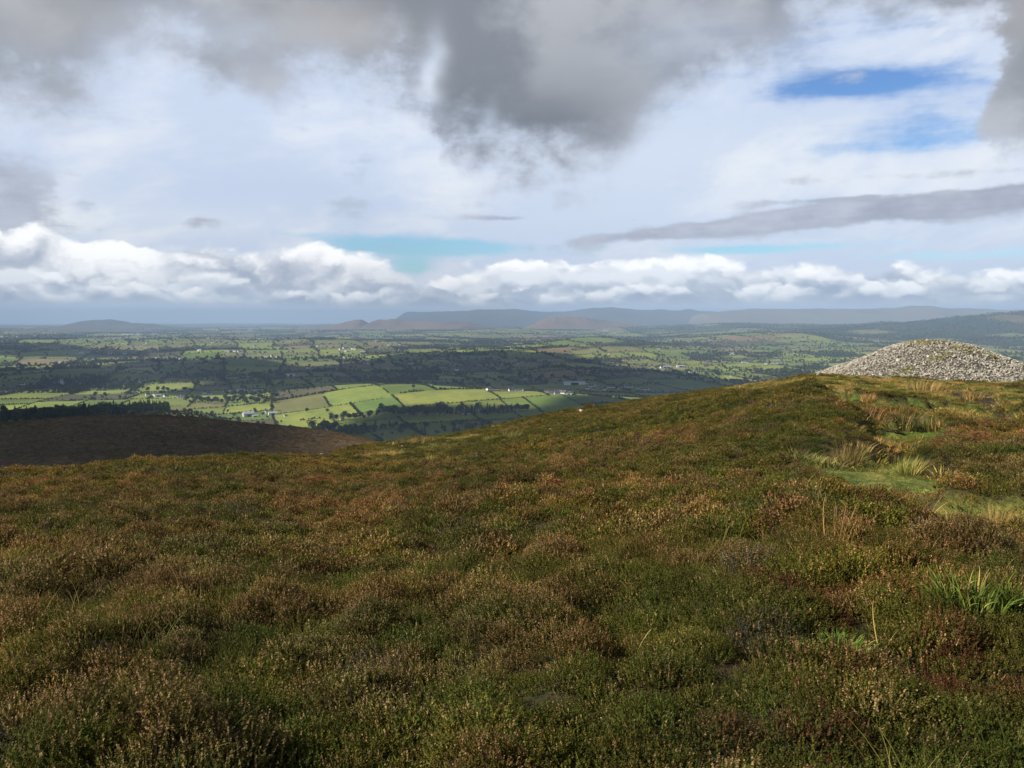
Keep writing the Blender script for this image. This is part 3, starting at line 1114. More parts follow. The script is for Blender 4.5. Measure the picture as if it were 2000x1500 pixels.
def heather_clump(seed, leaf, flower_share, lod, rad=0.24, height=0.24, twigs=0):
    g = np.random.default_rng(seed)
    T = Tri()
    n = (170, 84, 36)[lod]
    for i in range(n):
        # shoots rise from a cushion, leaning outward
        rr = rad * math.sqrt(g.random())
        th = g.random() * 2 * math.pi
        lean = rr / rad
        d = unit(np.array([math.cos(th) * lean * 0.75, math.sin(th) * lean * 0.75, 1.0]) + g.normal(size=3) * 0.22)
        top_z = height * (1 - 0.62 * lean ** 2.2) * g.uniform(0.78, 1.12)
        L = g.uniform(0.06, 0.11) * (1.0, 1.2, 1.7)[lod]
        tip = np.array([math.cos(th) * rr, math.sin(th) * rr, top_z])
        base = tip - d * L
        fl = g.random() < flower_share
        c0 = np.array(leaf[g.integers(len(leaf))]) * g.uniform(0.8, 1.25)
        if lod == 0:
            k = 13
            for j in range(k):
                s = (j + g.random()) / k
                p = base + d * L * s
                o = perp(d, g)
                w = 0.0068 * (1.2 - 0.5 * s)
                q = p + o * w * 1.5 + d * w * 1.7
                side = np.cross(d, o) * w * 0.62
                c = c0 * g.uniform(0.8, 1.25)
                if fl and s > 0.42:
                    c = np.array(FLOWER[g.integers(len(FLOWER))]) * g.uniform(0.75, 1.2)
                    side = side * 1.35
                    q = p + o * w * 1.2 + d * w * 1.1
                T.tri(p - side, p + side, q, c)
        elif lod == 1:
            for j in range(5):
                s = (j + 0.5) / 5
                p = base + d * L * s
                o = perp(d, g)
                w = 0.0125 * (1.25 - 0.6 * s)
                side = np.cross(d, o) * w * 0.8
                q = p + o * w * 1.1 + d * w * 2.0
                c = c0 * g.uniform(0.8, 1.25)
                if fl and s > 0.45:
                    c = np.array(FLOWER[g.integers(len(FLOWER))]) * g.uniform(0.7, 1.1)
                T.tri(p - side, p + side, q, c)
        else:
            for j in range(3):
                s = (j + 0.5) / 3
                p = base + d * L * s
                o = perp(d, g)
                w = 0.026 * (1.2 - 0.5 * s)
                side = np.cross(d, o) * w * 0.8
                q = p + o * w * 0.9 + d * w * 1.7
                c = c0 * g.uniform(0.8, 1.25)
                if fl and s > 0.3:
                    c = np.array(FLOWER_FAR[g.integers(3)]) * g.uniform(0.75, 1.1)
                T.tri(p - side, p + side, q, c)
    for i in range(twigs):
        th = g.random() * 2 * math.pi
        p = np.array([g.normal() * 0.07, g.normal() * 0.07, 0.0])
        d = unit(np.array([math.cos(th) * 0.5, math.sin(th) * 0.5, 1.0]))
        w = 0.0038
        c = np.array(WOOD[g.integers(len(WOOD))])
        for s in range(4):
            q = p + d * height * 0.26
            o = perp(d, g)
            o2 = np.cross(d, o)
            for e in (o, o2):
                T.tri(p - e * w, p + e * w, q + e * w * 0.8, c)
                T.tri(p - e * w, q + e * w * 0.8, q - e * w * 0.8, c)
            p = q
            w *= 0.75
            d = unit(d + g.normal(size=3) * 0.28)
    return T.arrays()


STRAW_D = [(0.20, 0.15, 0.07), (0.16, 0.12, 0.06)]
KINDS_H = [  # leaf colours, share of flowering shoots, twigs
    (GREEN, 0.05, 0), (GREEN, 0.16, 0), (GREEN + OLIVE, 0.10, 0), (OLIVE + GREEN, 0.22, 0), (OLIVE + BROWN_L, 0.42, 2), (BROWN_L + OLIVE, 0.66, 3), (RED, 0.10, 2), (BROWN_L + WOOD, 0.12, 14)]
N_VAR = 2


def build_heather():
    m = leaf_material('heather_leaf')
    protos = []
    for lod in range(3):
        for k, (lf, fs, tw) in enumerate(KINDS_H):
            for j in range(N_VAR):
                v, f, c = heather_clump(100 + lod * 50 + k * 4 + j, lf, fs, lod, height=(0.17, 0.20, 0.21, 0.22, 0.27, 0.28, 0.22, 0.24)[k], twigs=(tw * 2) // 3 if lod == 0 else 0)
                protos.append(proto('heather_clump', v, f, [m], c))
    g = np.random.default_rng(77)
    P = []
    for (r0, r1, dens) in ((0.9, 11, 34.0), (11, 30, 26.0), (30, 62, 15.0), (62, 152, 9.0)):
        amax = R(44) if r1 > 10 else R(60)
        st = 1.0 / math.sqrt(dens)
        gx, gy = np.meshgrid(np.arange(-r1, r1, st), np.arange(-1.0, r1, st), indexing='ij')
        gx = gx.ravel() + g.uniform(-0.6, 0.6, gx.size) * st
        gy = gy.ravel() + g.uniform(-0.6, 0.6, gy.size) * st
        rr = np.hypot(gx, gy)
        ok = (rr >= r0) & (rr < r1) & (np.abs(np.arctan2(gx, gy)) < amax)
        P.append(np.stack([gx[ok], gy[ok]], axis=1))
    P = np.concatenate(P)
    x, y = P[:, 0], P[:, 1]
    tk, pk = cover(x, y)
    keep = np.maximum(tk * 1.05, pk * 1.1) < g.uniform(0.15, 1.0, len(x))
    # bare gaps between the bushes
    gap = fbm(x, y, 0.8, 2, 111)
    keep &= gap > -1.5
    # nothing is seen behind the crest
    a = np.arctan2(x, y)
    Rc = np.interp(a, NEAR[:, 0], NEAR[:, 2])
    r = np.hypot(x, y)
    keep &= r < Rc + 22
    # not under the cairn
    keep &= np.hypot(x - CAIRN[0], y - CAIRN[1]) > CAIRN_R + 0.2
    x, y, r = x[keep], y[keep], r[keep]
    z = near_h(x, y)
    n = len(x)
    # kinds come in patches
    q = fbm(x, y, 0.8, 3, 121) * 0.85 + fbm(x, y, 4.0, 2, 123) * 0.6 + g.normal(size=n) * 0.13 - 0.14
    az_ = np.arctan2(x, y)
    q = q + 0.08 * sstep(12, 36, r) * sstep(R(12), R(-8), az_) - 0.16 * sstep(9, 4, r) - 0.10 * sstep(R(6), R(20), az_) * sstep(30, 8, r) + 0.02
    q = q - 0.35 * sstep(4.0, -4.0, poly_sd(x, y, SHOULDER))
    kind = np.digitize(q, [-0.34, -0.16, -0.02, 0.13, 0.30])
    kind = np.where(kind > 5, 5, kind)
    odd = g.random(n)
    rd = fbm(x, y, 2.2, 2, 131)
    kind = np.where((rd > 0.72) & (odd < 0.4), 6, kind)
    kind = np.where((fbm(x, y, 0.8, 2, 137) > 0.56) & (odd < 0.6), 7, kind)
    for X, Y, rad in ((1545, 1172, 0.45), (1925, 1345, 0.40), (1785, 1350, 0.3), (980, 1215, 0.5), (1700, 965, 0.9), (1770, 975, 0.8), (60, 1440, 0.3), (1500, 1455, 0.3)):
        p = on_near(X, Y)
        if p is not None:
            hit = (np.hypot(x - p[0], y - p[1]) < rad * (0.5 + 0.6 * g.random(n))) & (g.random(n) < 0.75)
            kind = np.where(hit, 6 if X > 1400 else 5, kind)
    # every bush is a cushion of its own: highest in its middle, thin towards its rim, of one kind
    cell = np.where(r < 34, 0.50, 0.9)
    best = np.full(n, 9.0)
    hh = np.zeros(n)
    kk = np.zeros(n)
    ix0, iy0 = np.floor(x / cell), np.floor(y / cell)
    for ox in (-1, 0, 1):
        for oy in (-1, 0, 1):
            ix, iy = (ix0 + ox).astype(np.int64), (iy0 + oy).astype(np.int64)
            cx = (ix + 0.5 + 0.45 * _hash(ix, iy, 301)) * cell
            cy = (iy + 0.5 + 0.45 * _hash(ix, iy, 302)) * cell
            d = np.hypot(x - cx, y - cy) / cell
            nb = d < best
            best = np.where(nb, d, best)
            hh = np.where(nb, _hash(ix, iy, 303), hh)
            kk = np.where(nb, _hash(ix, iy, 304), kk)
    step_k = np.where(kk > 0.62, 2, np.where(kk > 0.30, 1, np.where(kk < -0.62, -2, np.where(kk < -0.30, -1, 0))))
    kind = np.where(kind < 6, np.clip(kind + step_k, 0, 5), kind)
    dome = np.clip(1 - (best / 0.72) ** 2, 0, 1)
    lift = (cell * (0.05 + (0.16 + 0.13 * hh) * dome) - 0.05) * np.where(r < 34, np.interp(r, [3, 9], [0.55, 1.0]), 0.45)
    lod = np.where(r < 8.5, 0, np.where(r < 30, 1, 2))
    which = (lod * len(KINDS_H) + kind) * N_VAR + g.integers(0, N_VAR, n)
    s = 0.86 * g.uniform(0.72, 1.2, n) * (1.02 + 0.30 * fbm(x, y, 0.9, 2, 127)) * np.where(lod == 2, 1.12, 1.0) * np.where(r > 62, 1.25, 1.0)
    # lower near turf and peat edges
    tk, pk = cover(x, y)
    s = s * (1 - 0.45 * np.maximum(tk, pk))
    s = s * (0.80 + 0.28 * dome) * (1 - 0.3 * sstep(1.6, 0.3, np.minimum(poly_sd(x, y, TURF[1]), poly_sd(x, y, TURF[2]))))
    z = z + lift * (1 - np.maximum(tk, pk))
    scl = np.stack([s, s, s * g.uniform(0.8, 1.25, n) * np.interp(r, [20, 45], [1.0, 0.66])], axis=1)
    rot = np.stack([g.normal(size=n) * 0.16, g.normal(size=n) * 0.16, g.uniform(0, 6.283, n)], axis=1)
    o = scatter('heather', np.stack([x, y, z - 0.03], axis=1), rot, scl, which, protos)
    tag(o, kind='stuff')
    print('heather clumps', n)
    build_spur_cover(m)


def build_spur_cover(protos_mat):
    """dark old heather and a few pale grass streaks on the spur"""
    g = np.random.default_rng(88)
    pr = []
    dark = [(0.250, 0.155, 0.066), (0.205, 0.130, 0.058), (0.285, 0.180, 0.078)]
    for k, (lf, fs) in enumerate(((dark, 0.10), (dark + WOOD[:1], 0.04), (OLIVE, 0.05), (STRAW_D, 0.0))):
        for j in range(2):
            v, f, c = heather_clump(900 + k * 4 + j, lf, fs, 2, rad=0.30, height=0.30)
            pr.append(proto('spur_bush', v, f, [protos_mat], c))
    n = 30000
    r = np.sqrt(g.uniform(235 ** 2, 470 ** 2, n))
    a = g.uniform(R(-40), R(-7), n)
    x, y = np.sin(a) * r, np.cos(a) * r
    z = brown_h(x, y)
    keep = z > near_base(x, y) + 0.2
    x, y, z, r = x[keep], y[keep], z[keep], r[keep]
    n = len(x)
    q = fbm(x * 0.35, y, 16, 3, 171) + g.normal(size=n) * 0.12
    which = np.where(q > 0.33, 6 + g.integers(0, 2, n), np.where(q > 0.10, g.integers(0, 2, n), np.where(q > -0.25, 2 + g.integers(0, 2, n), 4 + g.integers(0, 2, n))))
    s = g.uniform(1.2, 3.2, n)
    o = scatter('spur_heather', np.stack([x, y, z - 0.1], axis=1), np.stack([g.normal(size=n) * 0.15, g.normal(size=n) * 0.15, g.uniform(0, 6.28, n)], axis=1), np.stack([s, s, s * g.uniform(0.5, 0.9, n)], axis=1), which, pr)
    tag(o, kind='stuff')


# ------------------------------------------------------------------ grass
STRAW = [(0.42, 0.31, 0.13), (0.36, 0.26, 0.11), (0.50, 0.39, 0.19), (0.30, 0.24, 0.10)]
GRASS = [(0.135, 0.180, 0.036), (0.170, 0.205, 0.044), (0.112, 0.150, 0.034)]
RUSH = [(0.050, 0.085, 0.030), (0.065, 0.100, 0.034), (0.085, 0.100, 0.040)]
LUSH = [(0.105, 0.155, 0.034), (0.135, 0.185, 0.044), (0.085, 0.120, 0.030)]


def blade(T, g, root, d, L, w, col, bend=0.6, seg=4, sway=None):
    side = perp(d, g)
    down = unit(np.array([d[0], d[1], 0.0]) + g.normal(size=3) * 0.25 * np.array([1, 1, 0])) if sway is None else sway
    p = np.array(root, float)
    a0 = p - side * w
    b0 = p + side * w
    for s in range(seg):
        t = (s + 1) / seg
        dd = unit(d + (down * 0.9 + np.array([0, 0, -0.55])) * bend * t * t)
        p = p + dd * L / seg
        ww = w * (1 - t) ** 0.7
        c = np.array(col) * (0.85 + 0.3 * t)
        if s == seg - 1:
            T.tri(a0, b0, p, c)
        else:
            a1, b1 = p - side * ww, p + side * ww
            T.tri(a0, b0, b1, c)
            T.tri(a0, b1, a1, c)
            a0, b0 = a1, b1


def tuft_mesh(name, seed, n, rad, h, cols, mat, w=0.004, bend=0.5, spread=0.35, sway=None, seg=4):
    g = np.random.default_rng(seed)
    T = Tri()
    for i in range(n):
        rr = rad * math.sqrt(g.random())
        th = g.random() * 6.283
        root = (math.cos(th) * rr, math.sin(th) * rr, -0.06)
        d = unit(np.array([math.cos(th) * spread * rr / rad, math.sin(th) * spread * rr / rad, 1.0]) + g.normal(size=3) * 0.10)
        c = np.array(cols[g.integers(len(cols))]) * g.uniform(0.75, 1.2)
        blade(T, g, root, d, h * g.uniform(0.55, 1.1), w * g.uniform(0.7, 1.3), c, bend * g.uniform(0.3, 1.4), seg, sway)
    v, f, c = T.arrays()
    return mesh_from(name, v, f, [mat], c)


def build_turf():
    """short grass of the sheep-cropped strip, with longer bleached grass along its edges"""
    m = leaf_material('grass_leaf', patch=True)
    pr = []
    for j in range(3):
        me = tuft_mesh('short_grass', 300 + j, 34, 0.16, 0.10, GRASS, m, 0.009, 0.7, 0.8, seg=2)
        pr.append(bpy.data.objects.new('short_grass', me))
    for j in range(2):
        me = tuft_mesh('mixed_grass', 310 + j, 40, 0.17, 0.17, GRASS + OLIVE + STRAW[:1], m, 0.010, 0.7, 0.8, seg=2)
        pr.append(bpy.data.objects.new('mixed_grass', me))
    for j in range(2):
        me = tuft_mesh('bleached_grass', 320 + j, 40, 0.16, 0.26, STRAW + OLIVE, m, 0.010, 0.7, 0.6, seg=2)
        pr.append(bpy.data.objects.new('bleached_grass', me))
    g = np.random.default_rng(5)
    P = []
    for poly in TURF + [SHOULDER, CAIRN + np.array([(-32.0, -34.0), (6.0, -34.0), (6.0, 4.0), (-32.0, 4.0)])]:
        lo, hi = poly.min(0) - 1.0, poly.max(0) + 1.0
        n = int(min(60000, (hi - lo).prod() * 24))
        P.append(g.uniform(lo, hi, (n, 2)))
    P = np.concatenate(P)
    x, y = P[:, 0], P[:, 1]
    tk, pk = cover(x, y)
    keep = (tk > g.uniform(0.1, 0.9, len(x))) & (pk < g.uniform(0.0, 1.2, len(x))) & (np.hypot(x - CAIRN[0], y - CAIRN[1]) > CAIRN_R - 0.5)
    x, y, tk = x[keep], y[keep], tk[keep]
    q = fbm(x, y, 3.0, 3, 141) + g.normal(size=len(x)) * 0.15 + 0.35 * (1 - tk) + 0.12 * sstep(25, 60, y)
    which = np.where(q < 0.18, g.integers(0, 3, len(x)), np.where(q < 0.50, 3 + g.integers(0, 2, len(x)), 5 + g.integers(0, 2, len(x))))
    s = g.uniform(0.5, 1.5, len(x)) * (1 + 0.5 * fbm(x, y, 0.7, 2, 147))
    o = scatter('turf_grass', np.stack([x, y, near_h(x, y)], axis=1), np.stack([s * 0, s * 0, g.uniform(0, 6.283, len(x))], axis=1), np.stack([s, s, s], axis=1), which, pr)
    tag(o, kind='stuff')
    pr4 = []
    for j in range(4):
        me = tuft_mesh('tussock', 370 + j, 70, 0.22, 0.42, (STRAW + OLIVE, STRAW, OLIVE + GRASS, STRAW + RUSH)[j], m, 0.012, 0.7, 0.6, seg=3)
        pr4.append(bpy.data.objects.new('tussock', me))
    pick = (np.hypot(x, y) > 9) & (fbm(x, y, 5.0, 3, 145) > 0.16) & (g.random(len(x)) < np.where(np.hypot(x, y) < 20, 0.008, 0.022))
    xt, yt = x[pick], y[pick]
    st = g.uniform(0.5, 1.1, len(xt))
    o = scatter('tussocks', np.stack([xt, yt, near_h(xt, yt)], axis=1), np.stack([g.normal(size=len(xt)) * 0.12, 0.15 + g.normal(size=len(xt)) * 0.12, g.uniform(0, 6.283, len(xt))], axis=1), np.stack([st, st, st], axis=1), g.integers(0, 4, len(xt)), pr4)
    tag(o, kind='stuff')
    # long thin bents standing in the heather all over the slope
    pr2 = []
    for j in range(4):
        me = tuft_mesh('bent_grass', 340 + j, 5 + 2 * j, 0.10, 0.34, STRAW[1:] + OLIVE + GRASS, m, 0.0022, 0.9, 0.8, seg=5)
        pr2.append(bpy.data.objects.new('bent_grass', me))
    n = 2600
    r = np.concatenate([np.sqrt(g.uniform(1.5, 144, n // 2)), np.sqrt(g.uniform(100, 2500, n // 2))])
    a = g.uniform(R(-42), R(42), n)
    x, y = np.sin(a) * r, np.cos(a) * r
    keep = fbm(x, y, 2.6, 3, 151) > 0.10
    x, y = x[keep], y[keep]
    s = g.uniform(0.7, 1.25, len(x))
    o = scatter('bent_grass', np.stack([x, y, near_h(x, y) + 0.06], axis=1), np.stack([g.normal(size=len(x)) * 0.2, g.normal(size=len(x)) * 0.2, g.uniform(0, 6.283, len(x))], axis=1),
                np.stack([s, s, s], axis=1), g.integers(0, 4, len(x)), pr2)
    tag(o, kind='stuff')
    return m


CAIRN_D = 108.0
_cd = ray(1815, 742)
CAIRN = np.array([float(_cd[0] / _cd[1] * CAIRN_D), CAIRN_D])
CAIRN_R = 14.8

build_heather()
GRASS_MAT = build_turf()


# ------------------------------------------------------------------ stones, cairn
def rock_mesh(name, seed, mat, flat=0.62, pts=15):
    g = np.random.default_rng(seed)
    bm = bmesh.new()
    for i in range(pts):
        d = unit(g.normal(size=3)) * g.uniform(0.8, 1.0)
        bm.verts.new((d[0] * 0.5, d[1] * 0.5 * g.uniform(0.65, 0.95), d[2] * 0.5 * flat))
    r = bmesh.ops.convex_hull(bm, input=bm.verts)
    bmesh.ops.delete(bm, geom=[e for e in r['geom_interior'] if isinstance(e, bmesh.types.BMVert)], context='VERTS')
    bmesh.ops.bevel(bm, geom=list(bm.edges), offset=0.025, segments=1, affect='EDGES')
    me = bpy.data.meshes.new(name)
    bm.to_mesh(me)
    bm.free()
    me.materials.append(mat)
    return me


def stone_material():
    m, N, b = material('weathered_limestone')
    oi = N.new('ShaderNodeObjectInfo')
    tcn = N.new('ShaderNodeTexCoord')
    n = N.noise(tcn.outputs['Object'], 3.5, 5, 0.65)
    n2 = N.noise(pos(N), 0.5, 3, 0.6)
    c = N.mix(oi.outputs['Random'], (0.27, 0.240, 0.190), (0.46, 0.420, 0.345))
    c = N.mix(N.step(n, 0.42, 0.66, 0, 0.75), c, (0.55, 0.52, 0.44))
    c = N.mix(N.step(n, 0.40, 0.28, 0, 0.6), c, (0.11, 0.105, 0.08))
    c = N.mix(N.step(n2, 0.52, 0.72, 0, 0.45), c, (0.33, 0.27, 0.19))
    N.put(b.inputs['Base Color'], c)
    b.inputs['Roughness'].default_value = 0.9
    bump_on(N, b, n, 0.5, 0.02)
    return m


CAIRN_PROF = ([0, 2.0, 3.2, 4.4, 5.9, 7.2, 8.4, 10.0, 11.6, 13.2, 14.6, 17], [5.05, 4.98, 4.78, 4.45, 3.90, 3.30, 2.75, 2.05, 1.40, 0.80, 0.20, -0.6])
CAIRN_Z = EYE - CAIRN_D * math.tan(math.atan((741 - 750) / F) + PITCH) - 0.15


def cairn_h(x, y):
    d = np.hypot(x - CAIRN[0], y - CAIRN[1])
    a = np.arctan2(y - CAIRN[1], x - CAIRN[0])
    d = d * (1 - 0.05 * np.cos(a) + 0.04 * np.sin(a * 2 + 0.6) + 0.03 * np.sin(a * 5))
    base = CAIRN_Z
    return base + np.interp(d, *CAIRN_PROF) + 0.22 * fbm(x, y, 2.2, 2, 161)


def build_cairn():
    m = stone_material()
    # rubble core under the loose stones
    mc, N, b = material('cairn_rubble')
    n = N.noise(pos(N), 3.0, 5, 0.7)
    N.put(b.inputs['Base Color'], N.mix(N.step(n, 0.35, 0.65), (0.06, 0.055, 0.045), (0.20, 0.18, 0.15)))
    bump_on(N, b, n, 1.0, 0.25)
    az = np.linspace(0, 2 * math.pi, 97)
    rs = np.linspace(0.05, 17, 60)
    A, Q = np.meshgrid(az, rs, indexing='ij')
    x, y = CAIRN[0] + np.cos(A) * Q, CAIRN[1] + np.sin(A) * Q
    z = cairn_h(x.ravel(), y.ravel()) - 0.10
    v = np.stack([x.ravel(), y.ravel(), z], axis=1)
    o = link('cairn', mesh_from('cairn', v, grid_faces(97, 60), [mc], smooth=True))
    tag(o, 'great round cairn of loose pale grey stones on the moor hilltop', 'cairn')
    rocks = [rock_mesh('loose_stone', 400 + i, m, (0.45, 0.6, 0.75, 0.5, 0.65, 0.4, 0.7, 0.55)[i], 12 + i % 4) for i in range(8)]
    g = np.random.default_rng(21)

    def spots(n, front):
        out = []
        while len(out) < n:
            rr = 15.0 * math.sqrt(g.random())
            th = g.uniform(0, 2 * math.pi)
            px, py = CAIRN[0] + math.cos(th) * rr, CAIRN[1] + math.sin(th) * rr
            # the side turned to the valley path is the one that shows
            if front and (py - CAIRN[1]) > 2.5 + 0.1 * rr:
                continue
            if rr < 2.6 and g.random() < 0.7:
                continue
            out.append((px, py, rr))
        return out
    sp = spots(300, True)
    for i, (px, py, rr) in enumerate(sp):
        o = link('cairn_stone', rocks[i % 8])
        s = 0.32 + 0.42 * g.random() ** 2
        o.location = (px, py, float(cairn_h(np.array([px]), np.array([py]))[0]) + 0.05)
        o.scale = (s, s, s * g.uniform(0.8, 1.2))
        o.rotation_euler = (g.normal() * 0.5, g.normal() * 0.5, g.uniform(0, 6.28))
        tag(o, 'large pale angular stone lying on the cairn slope', 'stone', 'larger stones of the cairn')
    sp = np.array(spots(17000, False))
    n = len(sp)
    pr = [bpy.data.objects.new('cairn_stone', r) for r in rocks]
    s = 0.13 + 0.27 * g.random(n) ** 1.6
    z = cairn_h(sp[:, 0], sp[:, 1]) + g.uniform(-0.06, 0.08, n)
    o = scatter('cairn_stones', np.stack([sp[:, 0], sp[:, 1], z], axis=1), np.stack([g.normal(size=n) * 0.6, g.normal(size=n) * 0.6, g.uniform(0, 6.28, n)], axis=1),
                np.stack([s, s, s * g.uniform(0.7, 1.2, n)], axis=1), g.integers(0, 8, n), pr)
    tag(o, kind='stuff')
    # stones that rolled out over the turf to the left of the cairn
    sp = []
    P = poly_on(near_base, [(1588, 737), (1640, 724), (1700, 738), (1690, 742), (1600, 742)])
    for i in range(240):
        t = g.random()
        px = CAIRN[0] - 15.0 - 4.5 * g.random() ** 1.5 + g.normal() * 0.8
        py = CAIRN[1] - 5 + g.normal() * 3.5
        sp.append((px, py))
    sp = np.array(sp)
    n = len(sp)
    s = g.uniform(0.14, 0.34, n)
    z = np.maximum(near_h(sp[:, 0], sp[:, 1]), cairn_h(sp[:, 0], sp[:, 1])) + 0.02
    o = scatter('scattered_stones', np.stack([sp[:, 0], sp[:, 1], z], axis=1), np.stack([g.normal(size=n) * 0.4, g.normal(size=n) * 0.4, g.uniform(0, 6.28, n)], axis=1),
                np.stack([s, s, s], axis=1), g.integers(0, 8, n), pr)
    tag(o, kind='stuff')
    # turf that has grown over the top
    pts = []
    for i in range(420):
        rr = 3.1 * math.sqrt(g.random())
        th = g.uniform(0, 2 * math.pi)
        pts.append((CAIRN[0] + 0.2 + math.cos(th) * rr * 1.15, CAIRN[1] + math.sin(th) * rr))
    for cx, cy, rr in ((-2.2, -6.6, 0.8), (1.4, -5.2, 0.9), (-6.5, -7.5, 0.7), (4.5, -6.0, 0.5)):
        for i in range(60):
            pts.append((CAIRN[0] + cx + g.normal() * rr, CAIRN[1] + cy + g.normal() * rr * 0.6))
    pts = np.array(pts)
    n = len(pts)
    pr3 = [bpy.data.objects.new('summit_grass', tuft_mesh('summit_grass', 360 + j, 40, 0.17, 0.11, [(0.30, 0.28, 0.075), (0.36, 0.31, 0.10), (0.24, 0.25, 0.065)], GRASS_MAT, 0.012, 0.8, 0.9, seg=2)) for j in range(2)]
    s = g.uniform(0.9, 1.5, n)
    o = scatter('summit_grass', np.stack([pts[:, 0], pts[:, 1], cairn_h(pts[:, 0], pts[:, 1]) + 0.08], axis=1), np.stack([s * 0, s * 0, g.uniform(0, 6.28, n)], axis=1),
                np.stack([s, s, s], axis=1), g.integers(0, 2, n), pr3)
    tag(o, kind='stuff')
    # single rocks in the heather
    for X, Y, w, lab in ((630, 893, 11, 'small white rock at the edge of the heather above the dark spur'), (1598, 737, 12, 'pale rock in the turf left of the cairn foot'),
                         (1135, 808, 14, 'pale flat rock on the heather crest below the dark field'), (785, 875, 7, 'small pale rock on the yellow grass shoulder'),
                         (1445, 760, 8, 'small grey rock on the crest beside straw tufts'), (1075, 842, 6, 'tiny pale rock below the crest in brown heather')):
        p = on_near(X, Y)
        if p is None:
            continue
        d = math.hypot(p[0], p[1])
        o = link('rock', rocks[(X // 7) % 8])
        s = w * d / F
        o.location = (p[0], p[1], p[2] + s * 0.25 + 0.08)
        o.scale = (s, s, s)
        o.rotation_euler = (0.2, 0.1, X * 0.37)
        tag(o, lab, 'rock')


# ------------------------------------------------------------------ tufts that stand out one by one
def build_tufts():
    wind = np.array([0.9, 0.15, 0.0])
    specs = [
        # X, Y of the foot, height in photograph pixels, width px, kind, label
        (1662, 907, 46, 46, 'straw', 'tall straw coloured grass tuft beside the lower green turf'),
        (1772, 924, 36, 44, 'mixed', 'half green straw tuft in the middle of the lower turf'),
        (1700, 820, 28, 60, 'straw', 'wide golden grass tuft overhanging the heather bank'),
        (1770, 840, 40, 40, 'rushy', 'dark green rush clump with straw tips right of the puddle'),
        (1828, 838, 26, 60, 'rush', 'low spreading rush clump behind the green hollow'),
        (1470, 750, 18, 26, 'straw', 'little straw tuft on the crest left of the cairn'),
        (1504, 745, 15, 34, 'straw', 'second straw tuft on the crest nearer the cairn'),
        (1800, 764, 22, 56, 'straw', 'pale grass tuft at the foot of the cairn stones'),
        (1697, 787, 20, 24, 'straw', 'small straw tuft in the upper turf above the heather bank'),
        (1900, 782, 16, 30, 'mixed', 'yellow green tussock inside the bare peat ring'),
        (1640, 1092, 78, 60, 'stems', 'sparse tall bleached stems rising from dark heather'),
        (1352, 1040, 30, 14, 'stems', 'few thin stems standing in mid slope heather'),
        (1392, 1050, 34, 26, 'green', 'thin green grass spray in mid slope heather'),
        (1950, 1040, 30, 60, 'straw', 'straw tuft by the near muddy path at the frame edge'),
        (1875, 1045, 22, 50, 'mixed', 'dull straw tuft left of the near muddy path'),
        (1895, 1218, 74, 150, 'lush', 'big lush bright green grass clump in the heather'),
        (1985, 1212, 52, 60, 'lush', 'smaller lush green clump right of the big one'),
        (1650, 1300, 34, 90, 'lush', 'low fresh green grass patch in near heather'),
        (1572, 1312, 34, 34, 'lush', 'small bright green tuft left of the low green patch'),
        (800, 868, 14, 62, 'straw', 'broad pale tan grass patch on the yellow shoulder'),
        (838, 862, 10, 34, 'straw', 'thin tan grass strip beside the broad tan patch'),
        (1000, 856, 17, 40, 'straw', 'slanting straw tuft over a dark hollow on the crest'),
        (960, 860, 10, 34, 'mixed', 'short pale tuft left of the slanting straw tuft'),
        (845, 902, 16, 30, 'straw', 'small straw tuft below the yellow shoulder'),
        (770, 892, 12, 34, 'straw', 'low straw tuft at the foot of the yellow shoulder'),
        (1595, 908, 22, 30, 'mixed', 'thin straw tuft at the left end of the lower turf'),
        (18, 1122, 26, 60, 'mixed', 'yellowish tussock at the left edge of the heather'),
        (1240, 1310, 50, 10, 'stems', 'single curved bleached stem arching over the heather'),
        (350, 1420, 60, 90, 'green', 'long dark grass leaves leaning in the near heather'),
        (940, 1440, 50, 70, 'stems', 'dry leaning stems in near central heather'),
        (200, 1480, 60, 80, 'green', 'long grass leaves in the near left corner'),
        (1720, 1290, 60, 40, 'stems', 'one pale bent stem right of the low green patch'),
    ]
    for i, (X, Y, hp, wp, kind, lab) in enumerate(specs):
        p = on_near(X, Y)
        if p is None:
            continue
        d = math.hypot(p[0], p[1])
        h = hp * d / F * (1.15 if Y < 1000 else (1.0 if kind == 'lush' else 1.35))
        r = wp * d / F * 0.42
        px = d / F * 2000 / 1024
        w = max(0.0035, px * 0.28)
        dens = {'straw': 170, 'mixed': 130, 'rush': 160, 'rushy': 150, 'stems': 16, 'green': 34, 'lush': 170}[kind]
        cols = {'straw': STRAW, 'mixed': STRAW + GRASS, 'rush': RUSH + STRAW[:1], 'rushy': RUSH + RUSH + STRAW, 'stems': STRAW, 'green': GRASS, 'lush': LUSH + LUSH + GRASS + STRAW[3:]}[kind]
        if kind == 'lush':
            w = 0.007
        if kind == 'stems':
            w = 0.0055 if wp >= 60 else 0.0032
            dens = 3 if wp < 20 else (5 if wp < 50 else dens)
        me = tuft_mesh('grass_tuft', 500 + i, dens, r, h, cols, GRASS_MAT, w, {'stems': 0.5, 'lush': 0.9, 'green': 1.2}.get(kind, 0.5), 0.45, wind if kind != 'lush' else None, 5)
        o = link({'rush': 'rush_clump', 'rushy': 'rush_clump'}.get(kind, 'grass_tuft'), me, (p[0], p[1], p[2] + (0.14 if Y > 1000 else 0.0)))
        tag(o, lab, 'rush clump' if 'rush' in kind else 'grass tuft')
    # the puddle in the hollow
    p = on_near(1740, 843)
    mw, N, b = material('still_water')
    N.put(b.inputs['Base Color'], (0.010, 0.012, 0.012))
    b.inputs['Roughness'].default_value = 0.04
    b.inputs['Specular IOR Level'].default_value = 0.5
    n = 24
    g = np.random.default_rng(3)
